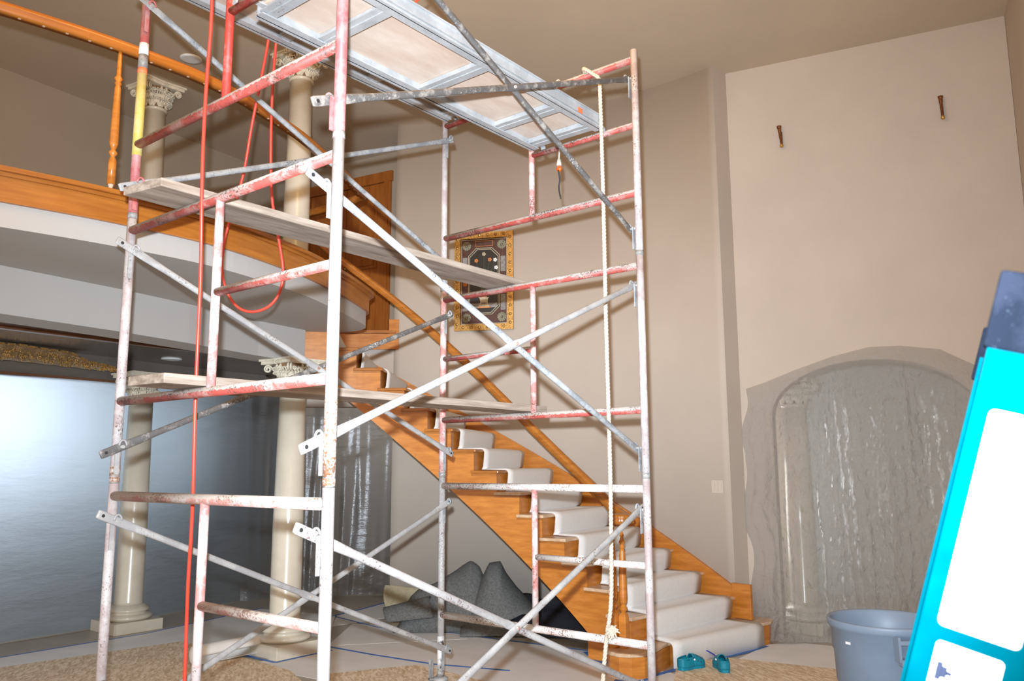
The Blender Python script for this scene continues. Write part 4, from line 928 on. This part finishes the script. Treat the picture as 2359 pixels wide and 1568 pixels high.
# flowers and stems
cxp = PWd/2; base_z = 0.42
m = MB(); fl_ = [(-0.13,0.70,'g'),(-0.085,0.765,'o'),(0,0.835,'c'),(0.065,0.77,'o'),(0.125,0.765,'w'),(0.135,0.68,'w'),(-0.14,0.66,'o'),(0.13,0.60,'w'),(0.02,0.70,'g')]
for dx, z_, k in fl_:
    m.tube([pp(cxp, base_z, 0.018), pp(cxp+dx*0.5, (base_z+z_)/2, 0.018), pp(cxp+dx, z_, 0.018)], 0.0028, 5)
for k in range(14):
    an = -1.1+2.2*k/13; ln = 0.22; m.tube([pp(cxp, base_z, 0.018), pp(cxp+sin(an)*ln*0.55, base_z+ln*0.6, 0.019), pp(cxp+sin(an)*ln*0.95, base_z+ln*cos(an)*0.9+0.05, 0.018)], [0.002,0.005,0.001], 5)
m.build('stems', M['pic_green'], pic)
for dx, z_, k in fl_:
    if k == 'g': continue
    m = MB(); mt = {'o': M['pic_orange'], 'c': M['pic_cream'], 'w': M['label']}[k]
    for q in range(5): m.sphere(pp(cxp+dx+0.013*cos(q*1.256), z_+0.013*sin(q*1.256), 0.017), (0.011,0.011,0.011), 6, 4)
    m.build('flower', mt, pic)
ppoly([(cxp-0.022,0.40),(cxp+0.022,0.40),(cxp+0.030,0.47),(cxp-0.030,0.47)], 0.0155, 0.018, 'vase_neck', M['pic_orange'])
ppoly([(cxp-0.062,0.255),(cxp+0.062,0.255),(cxp+0.040,0.30),(cxp+0.045,0.345),(cxp+0.060,0.36),(cxp-0.060,0.36),(cxp-0.045,0.345),(cxp-0.040,0.30)], 0.0155, 0.0185, 'pedestal', M['pic_cream'])
ppoly(rect(cxp-0.068,0.243,cxp+0.068,0.257), 0.0155, 0.019, 'pedestal_foot', M['pic_orange'])
ppoly(rect(cxp-0.03,0.36,cxp+0.03,0.40), 0.0155, 0.018, 'vase_foot', M['pic_orange'])
for k in range(6): ppoly(rect(cxp-0.030+k*0.010,0.283,cxp-0.024+k*0.010,0.303), 0.0185, 0.0192, 'inscription_mark', M['pic_dark'])
ppoly([(a_+.03,b_+.075),(c_-.03,b_+.075),(c_-.03,0.295),(a_+.03,0.295)], 0.0152, 0.0162, 'ground', M['pic_grey'])

# ------------------------------------------------------------------ wall fittings
def sconce(s_, z0, label, lean):
    c = wp(s_, z0, 0.03); t = thing('sconce_bracket', label, 'wall bracket', tuple(c), None)
    m = MB(); m.tube(smooth_path([wp(s_+lean, z0+0.19, 0.045), wp(s_+lean*.6, z0+0.12, 0.04), wp(s_, z0+0.05, 0.05), wp(s_-lean*.3, z0+0.0, 0.06)], 5), [0.017]*4+[0.014]*4+[0.012]*4+[0.011]*4, 8); m.build('stem', M['bronze'], t)
    m = MB(); m.lathe([(0.016,0.17),(0.021,0.185),(0.023,0.20),(0.015,0.203)], (wp(s_+lean, z0, 0.045).x, wp(s_+lean, z0, 0.045).y, z0), 10); m.build('cup', M['bronze'], t)
    m = MB(); m.sphere(wp(s_-lean*.3, z0, 0.06), (0.019,0.019,0.02), 8, 6); m.build('finial', M['gilt'], t)
    m = MB(); m.box(wp(s_, z0+0.09, 0.012), (0.02,0.02,0.12), Matrix.Rotation(atan2(WD.y, WD.x), 3, 'Z')); m.build('back_plate', M['bronze'], t)
sconce(0.58, 4.445, 'left of two small bronze brackets high on the right wall', -0.012)
sconce(1.925, 4.46, 'right of two small bronze brackets high on the right wall', -0.004)
sa = atan2(5.197-C0.y, 0.521-C0.x); sw = thing('switch_plate', 'beige three-gang switch plate on the wall right of the stairs', 'switch', tuple(pol(RW, sa, 1.30)))
tg = Vector((-sin(sa), cos(sa), 0)); rm = Matrix.Rotation(sa, 3, 'Z')
MB().box(pol(RW-0.004, sa, 1.30), (0.007, 0.115, 0.115), rm).build('plate', M['switch'], sw, bevel=0.002)
for k in (-1, 0, 1): MB().box(pol(RW-0.010, sa, 1.30)+tg*k*0.033, (0.006, 0.024, 0.07), rm).build('rocker', M['switch'], sw)
for (px, py, zz, lab) in ((440,135,ZC,'recessed downlight in the high ceiling over the balcony'),):
    c = at(px, py, zz); t = thing('recessed_light', lab, 'ceiling light', tuple(c))
    MB().lathe([(0.07,-0.012),(0.10,-0.008),(0.10,0.0),(0.07,0.0)], c, 24).build('trim_ring', M['label'], t)
    MB().lathe([(0.068,-0.006),(0.068,-0.004)], c, 20).build('lens', M['cream'], t)
c = Vector((-4.05, 2.43, 2.58)); t = thing('recessed_light', 'recessed downlight in the low dark ceiling below the balcony', 'ceiling light', tuple(c))
MB().lathe([(0.07,-0.012),(0.10,-0.008),(0.10,0.0),(0.07,0.0)], c, 24).build('trim_ring', M['label'], t)
MB().lathe([(0.068,-0.006),(0.068,-0.004)], c, 20).build('lens', M['cream'], t)
# gilded crest hanging under the low ceiling
gl_ = thing('gilded_crest', 'ornate gilded crest hung below the dark ceiling above the sheeting', 'ornament', (-4.1, 1.2, 2.4))
G0 = Vector((-3.98,-0.2,0)); G1 = Vector((-4.18,2.0,0))
topz = [(0,2.55),(0.50,2.56),(0.56,2.565),(0.60,2.555),(0.70,2.55),(0.76,2.545),(0.80,2.50),(0.82,2.485),(0.90,2.465),(1.0,2.43)]
botz = [(0,2.43),(0.5,2.42),(0.7,2.415),(0.9,2.405),(1.0,2.42)]
m = MB(); nn = 60; vs = []
for i in range(nn+1):
    u = i/nn; p_ = G0.lerp(G1, u); st_ = 0.006*sin(u*80)
    a, b = interp(botz, u)+0.008*abs(sin(u*38)), interp(topz, u)+0.004*(1 if sin(u*70) > 0 else -1)
    for dx, z in ((0.02, a), (0.06, (a+b)/2), (0.085, b-0.012), (0.085, b), (-0.01, b), (-0.01, a)): vs.append((p_.x+dx+st_, p_.y, z))
m.add(vs, [(i*6+k, (i+1)*6+k, (i+1)*6+(k+1) % 6, i*6+(k+1) % 6) for i in range(nn) for k in range(6)], True); m.build('board', M['gilt_dark'], gl_)
m = MB()
for i in range(420):
    u = random.random(); p_ = G0.lerp(G1, u); a, b = interp(botz, u), interp(topz, u); z = a+(b-a)*random.uniform(0.05, 0.8)
    r_ = random.uniform(0.010, 0.022); th0 = random.uniform(0, 6.28); cpt = Vector((p_.x+0.07, p_.y, z))
    m.tube([cpt+Vector((0.01*sin(3*k), r_*(1-k/9)*cos(th0+k*0.8), r_*(1-k/9)*sin(th0+k*0.8))) for k in range(7)], 0.004, 5)
tag(m.build('scrollwork', M['gilt'], gl_), kind='stuff')
m = MB()
for i in range(24):
    u = i/24; p_ = G0.lerp(G1, u); q_ = G0.lerp(G1, u+0.03); m.bar((p_.x+0.095, p_.y, interp(topz, u)-0.008), (q_.x+0.095, q_.y, interp(topz, u+0.03)-0.008), 0.02, 0.018)
m.build('top_moulding', M['gilt'], gl_)

# ------------------------------------------------------------------ waste bin
bc = Vector((2.52, 2.85, 0)); bn = thing('waste_bin', 'grey-blue round plastic waste bin standing before the plastic-covered arch', 'bin', tuple(bc))
def rb(z): return 0.225+0.052*z/0.70
seg = 56; rings = [(rb(0)-0.01,0),(rb(0),0.015),(rb(.2),.2),(rb(.38),.38),(rb(.38)+.006,.385),(rb(.54),.54),(rb(.54)+.006,.545),(rb(.655),.655),(rb(.655)+.012,.66),(0.288,.672),(0.294,.69),(0.290,.70),(0.280,.70),(0.270,.69),(rb(.6)-.008,.6),(rb(0.02)-.008,.02),(0.0,.015)]
MB().lathe(rings, bc, seg).build('body', M['bin'], bn)
m = MB()
for k in range(16):
    a = 2*pi*k/16
    for z0, z1 in ((0.03,0.36),):
        m.bar(bc+Vector((cos(a)*(rb(z0)+.002), sin(a)*(rb(z0)+.002), z0)), bc+Vector((cos(a)*(rb(z1)+.002), sin(a)*(rb(z1)+.002), z1)), 0.012, 0.010, Vector((cos(a), sin(a), 0)))
m.build('ribs', M['bin'], bn)
cam_a = atan2(CAM.y-bc.y, CAM.x-bc.x)
for k, a in enumerate((cam_a+0.42, cam_a+0.42+pi)):
    rd = Vector((cos(a), sin(a), 0)); tg = Vector((-sin(a), cos(a), 0)); m = MB()
    for sg in (-1, 1):
        m.bar(bc+rd*0.285+tg*sg*0.085+Vector((0,0,0.665)), bc+rd*0.292+tg*sg*0.085+Vector((0,0,0.55)), 0.055, 0.012, tg)
    m.bar(bc+rd*0.305-tg*0.085+Vector((0,0,0.55)), bc+rd*0.305+tg*0.085+Vector((0,0,0.55)), 0.04, 0.03)
    m.bar(bc+rd*0.30-tg*0.085+Vector((0,0,0.64)), bc+rd*0.30+tg*0.085+Vector((0,0,0.64)), 0.03, 0.02)
    m.build('handle', M['bin'], bn)
m = MB(); a = cam_a-0.75; m.box(bc+Vector((cos(a)*0.272, sin(a)*0.272, 0.60)), (0.004, 0.03, 0.012), Matrix.Rotation(a, 3, 'Z')); m.build('paint_scuff', M['label'], bn)

# ------------------------------------------------------------------ clogs
def clog(loc, rz, label):
    t = thing('clog', label, 'shoe', loc, 'pair of teal clogs'); L0 = Vector(loc); R = Matrix.Rotation(rz, 3, 'Z')
    def Pt(x, y, z): return L0+R @ Vector((x, y, z))
    def half(s): # sole half width along length s (0 heel .. 1 toe)
        return interp([(0,0.018),(0.05,0.030),(0.2,0.037),(0.45,0.035),(0.7,0.049),(0.85,0.047),(0.95,0.032),(1,0.012)], s)
    Ln = 0.25; m = MB(); ol = [(s/20, half(s/20)) for s in range(21)]
    pts_ = [Pt(-Ln/2+Ln*s, w_, 0) for s, w_ in ol]+[Pt(-Ln/2+Ln*s, -w_, 0) for s, w_ in ol[::-1]]; n_ = len(pts_)
    m.add(pts_+[p_+Vector((0,0,0.022)) for p_ in pts_], [tuple(range(n_)), tuple(range(n_, 2*n_))]+[(i, (i+1) % n_, n_+(i+1) % n_, n_+i) for i in range(n_)]); m.build('sole', M['teal'], t, bevel=0.004)
    m = MB()
    def upper(u, v): # closed toe dome from s=.45 to 1
        s = 0.46+0.54*u; w_ = half(s)*1.03; a = pi*v; hh = interp([(0.46,0.085),(0.6,0.078),(0.8,0.058),(0.93,0.042),(1,0.018)], s)
        return Pt(-Ln/2+Ln*s, w_*cos(a), 0.018+hh*max(0, sin(a))**0.8)
    m.grid(upper, 14, 16)
    def rim(u, v): # low wall around the heel
        s = 0.46*(1-abs(2*u-1)) ; s = 0.46-s; sd = 1 if u < 0.5 else -1
        q = min(u, 1-u)*2; s = 0.46*(1-q)**1.0; w_ = half(s)*1.04; hh = interp([(0,0.062),(0.1,0.056),(0.25,0.050),(0.40,0.058),(0.46,0.060)], s)
        return Pt(-Ln/2+Ln*s, sd*w_*(1 if u != .5 else 0), 0.018+hh*v)
    m.grid(rim, 28, 5); m.build('upper', M['teal'], t, solid=0.005)
    m = MB(); m.add([Pt(-Ln/2+Ln*s, w_*0.9, 0.024) for s, w_ in ol]+[Pt(-Ln/2+Ln*s, -w_*0.9, 0.024) for s, w_ in ol[::-1]], [tuple(range(42))]); m.build('footbed', M['teald'], t)
    for s, v in ((0.62,0.3),(0.62,0.7),(0.74,0.25),(0.74,0.5),(0.74,0.75),(0.86,0.35),(0.86,0.65),(0.6,0.12),(0.7,0.1),(0.6,0.88),(0.7,0.9)):
        q = upper((s-0.46)/0.54, v); MB().sphere(q, (0.0065,0.0065,0.0045), 8, 4).build('vent_hole', M['black_paint'], t)
    m = MB(); ring = [Pt(-Ln/2+Ln*(0.46-0.49*sin(pi*i/16)), (0.041 if abs(i-8) > 3 else 0.043)*cos(pi*i/16), 0.080-0.004*sin(pi*i/16)) for i in range(17)]
    m.tube(ring, [(0.007,0.003)]*17, 8, up=Vector((0,0,1))); m.build('heel_strap', M['teal'], t)
    for sd in (1, -1): m = MB(); m.sphere(Pt(-Ln/2+Ln*0.46, sd*0.042, 0.068), 0.008, 8, 6); m.build('rivet', M['label'], t)
    return t
c1 = at(1593, 1538, 0.014); clog((c1.x, c1.y, 0.0145), atan2(rr.y, rr.x)+0.62, 'left teal clog, seen from the side, at the edge of the particle board')
c2 = at(1663, 1540, 0.014); clog((c2.x, c2.y, 0.0145), atan2(fw.y, fw.x)-0.02, 'right teal clog, seen from its heel, on the particle board')
q = at(1606, 1524, 0.0); m = MB(); m.tube([q+Vector((-0.07,-0.04,0.03)), q+Vector((-0.03,0.0,0.10)), q+Vector((0.03,0.04,0.10)), q+Vector((0.10,0.09,0.05)), q+Vector((0.13,0.11,0.012))], [(0.003,0.016)]*5, 8)
tag(m.build('blue_strap', M['blue_strap'], solid=0), 'dark blue strap with white buckle lying behind the left clog', 'strap')
tag(MB().box(q+Vector((0.0,0.03,0.075)), (0.03,0.012,0.055), Matrix.Rotation(0.6, 3, 'Z')).build('strap_buckle', M['label']), 'white buckle on the blue strap behind the left clog', 'buckle')

# ------------------------------------------------------------------ ladder very near the camera
D0 = 0.72; TL = atd(2275, 800, D0); BL = atd(2085, 1568, D0); ax = (TL-BL).normalized()
phi = radians(28); wv0 = rr*cos(phi)-fw*sin(phi); wv = (wv0-ax*wv0.dot(ax)).normalized(); nv = wv.cross(ax).normalized()
if nv.dot(fw) < 0: nv = -nv
base = BL-ax*(BL.z/ax.z)
LL = (TL-base).length; WW = 0.088
def lpnt(a, w_, d): return base+ax*a+wv*w_+nv*d
lad = thing('ladder', 'bright cyan fibreglass ladder rail with dark cap and white labels, very near at right', 'ladder', tuple(base))
def lbox(a0, a1, w0, w1, d0, d1, name, mat, parent=None, bev=0):
    vs = [lpnt(a, w_, d) for d in (d0, d1) for w_ in (w0, w1) for a in (a0, a1)]
    m = MB(); m.add(vs, [(0,1,3,2),(4,6,7,5),(0,4,5,1),(2,3,7,6),(0,2,6,4),(1,5,7,3)]); return m.build(name, mat, parent or lad, bevel=bev)
RG = 0.40
for k, off in enumerate((0, RG)):
    s = 1 if k == 0 else -1
    r_ = lbox(0.01, LL+0.03, 0, WW, off, off+s*0.004, 'rail', M['ladder'])
    lbox(0.01, LL+0.03, 0, 0.004, off+s*0.004, off+s*0.014, 'flange', M['ladder'], r_); lbox(0.01, LL+0.03, WW-0.004, WW, off+s*0.004, off+s*0.028, 'flange', M['ladder'], r_)
    lbox(LL, LL+0.070, -0.004, WW+0.006, off-s*0.003, off+s*0.014, 'end_cap', M['ladder_cap'], None, 0.003)
    lbox(0.0, 0.03, -0.004, WW+0.004, off-s*0.003, off+s*0.03, 'foot', M['dark'])
for k in range(1, 5):
    p_ = lpnt(0.35*k, WW/2, 0.005); q_ = lpnt(0.35*k, WW/2, RG-0.005); MB().tube([p_, q_], [(0.016,0.024)]*2, 12).build('rung', M['metal'], lad)
rv = lpnt(LL+0.049, 0.030, -0.0045); MB().tube([rv+nv*0.002, rv-nv*0.003], [0.0078,0.006], 16).build('rivet', M['metal'], lad)
def rrect(a0, a1, w0, w1, rad_, name, mat, d=-0.0006, parent=None, th=0.0005):
    pts_ = []
    for (ca, cw), st_ in (((a0+rad_, w0+rad_), pi), ((a1-rad_, w0+rad_), pi*1.5), ((a1-rad_, w1-rad_), 0), ((a0+rad_, w1-rad_), pi/2)):
        for i in range(5): t_ = st_+pi/2*i/4; pts_.append((ca+rad_*cos(t_), cw+rad_*sin(t_)))
    n_ = len(pts_); m = MB(); m.add([lpnt(a, w_, d) for a, w_ in pts_]+[lpnt(a, w_, d-th) for a, w_ in pts_], [tuple(range(n_)), tuple(range(n_, 2*n_))]+[(i, (i+1) % n_, n_+(i+1) % n_, n_+i) for i in range(n_)])
    return m.build(name, mat, parent or lad)
rrect(LL-0.245, LL-0.052, 0.013, WW-0.012, 0.005, 'label', M['label'])
l2 = rrect(LL-0.43, LL-0.258, 0.016, WW-0.020, 0.004, 'label', M['label'])
for a0, w0, mt in ((LL-0.275, 0.020, M['icon_blue']), (LL-0.283, 0.060, M['icon_red']), (LL-0.305, 0.032, M['icon_blue'])):
    for i in range(3):
        rrect(a0-0.016+i*0.003, a0-i*0.003, w0+i*0.004, w0+0.005+i*0.004, 0.0008, 'icon', mt, -0.0012, l2)

print('objects', len(bpy.data.objects), 'script done')
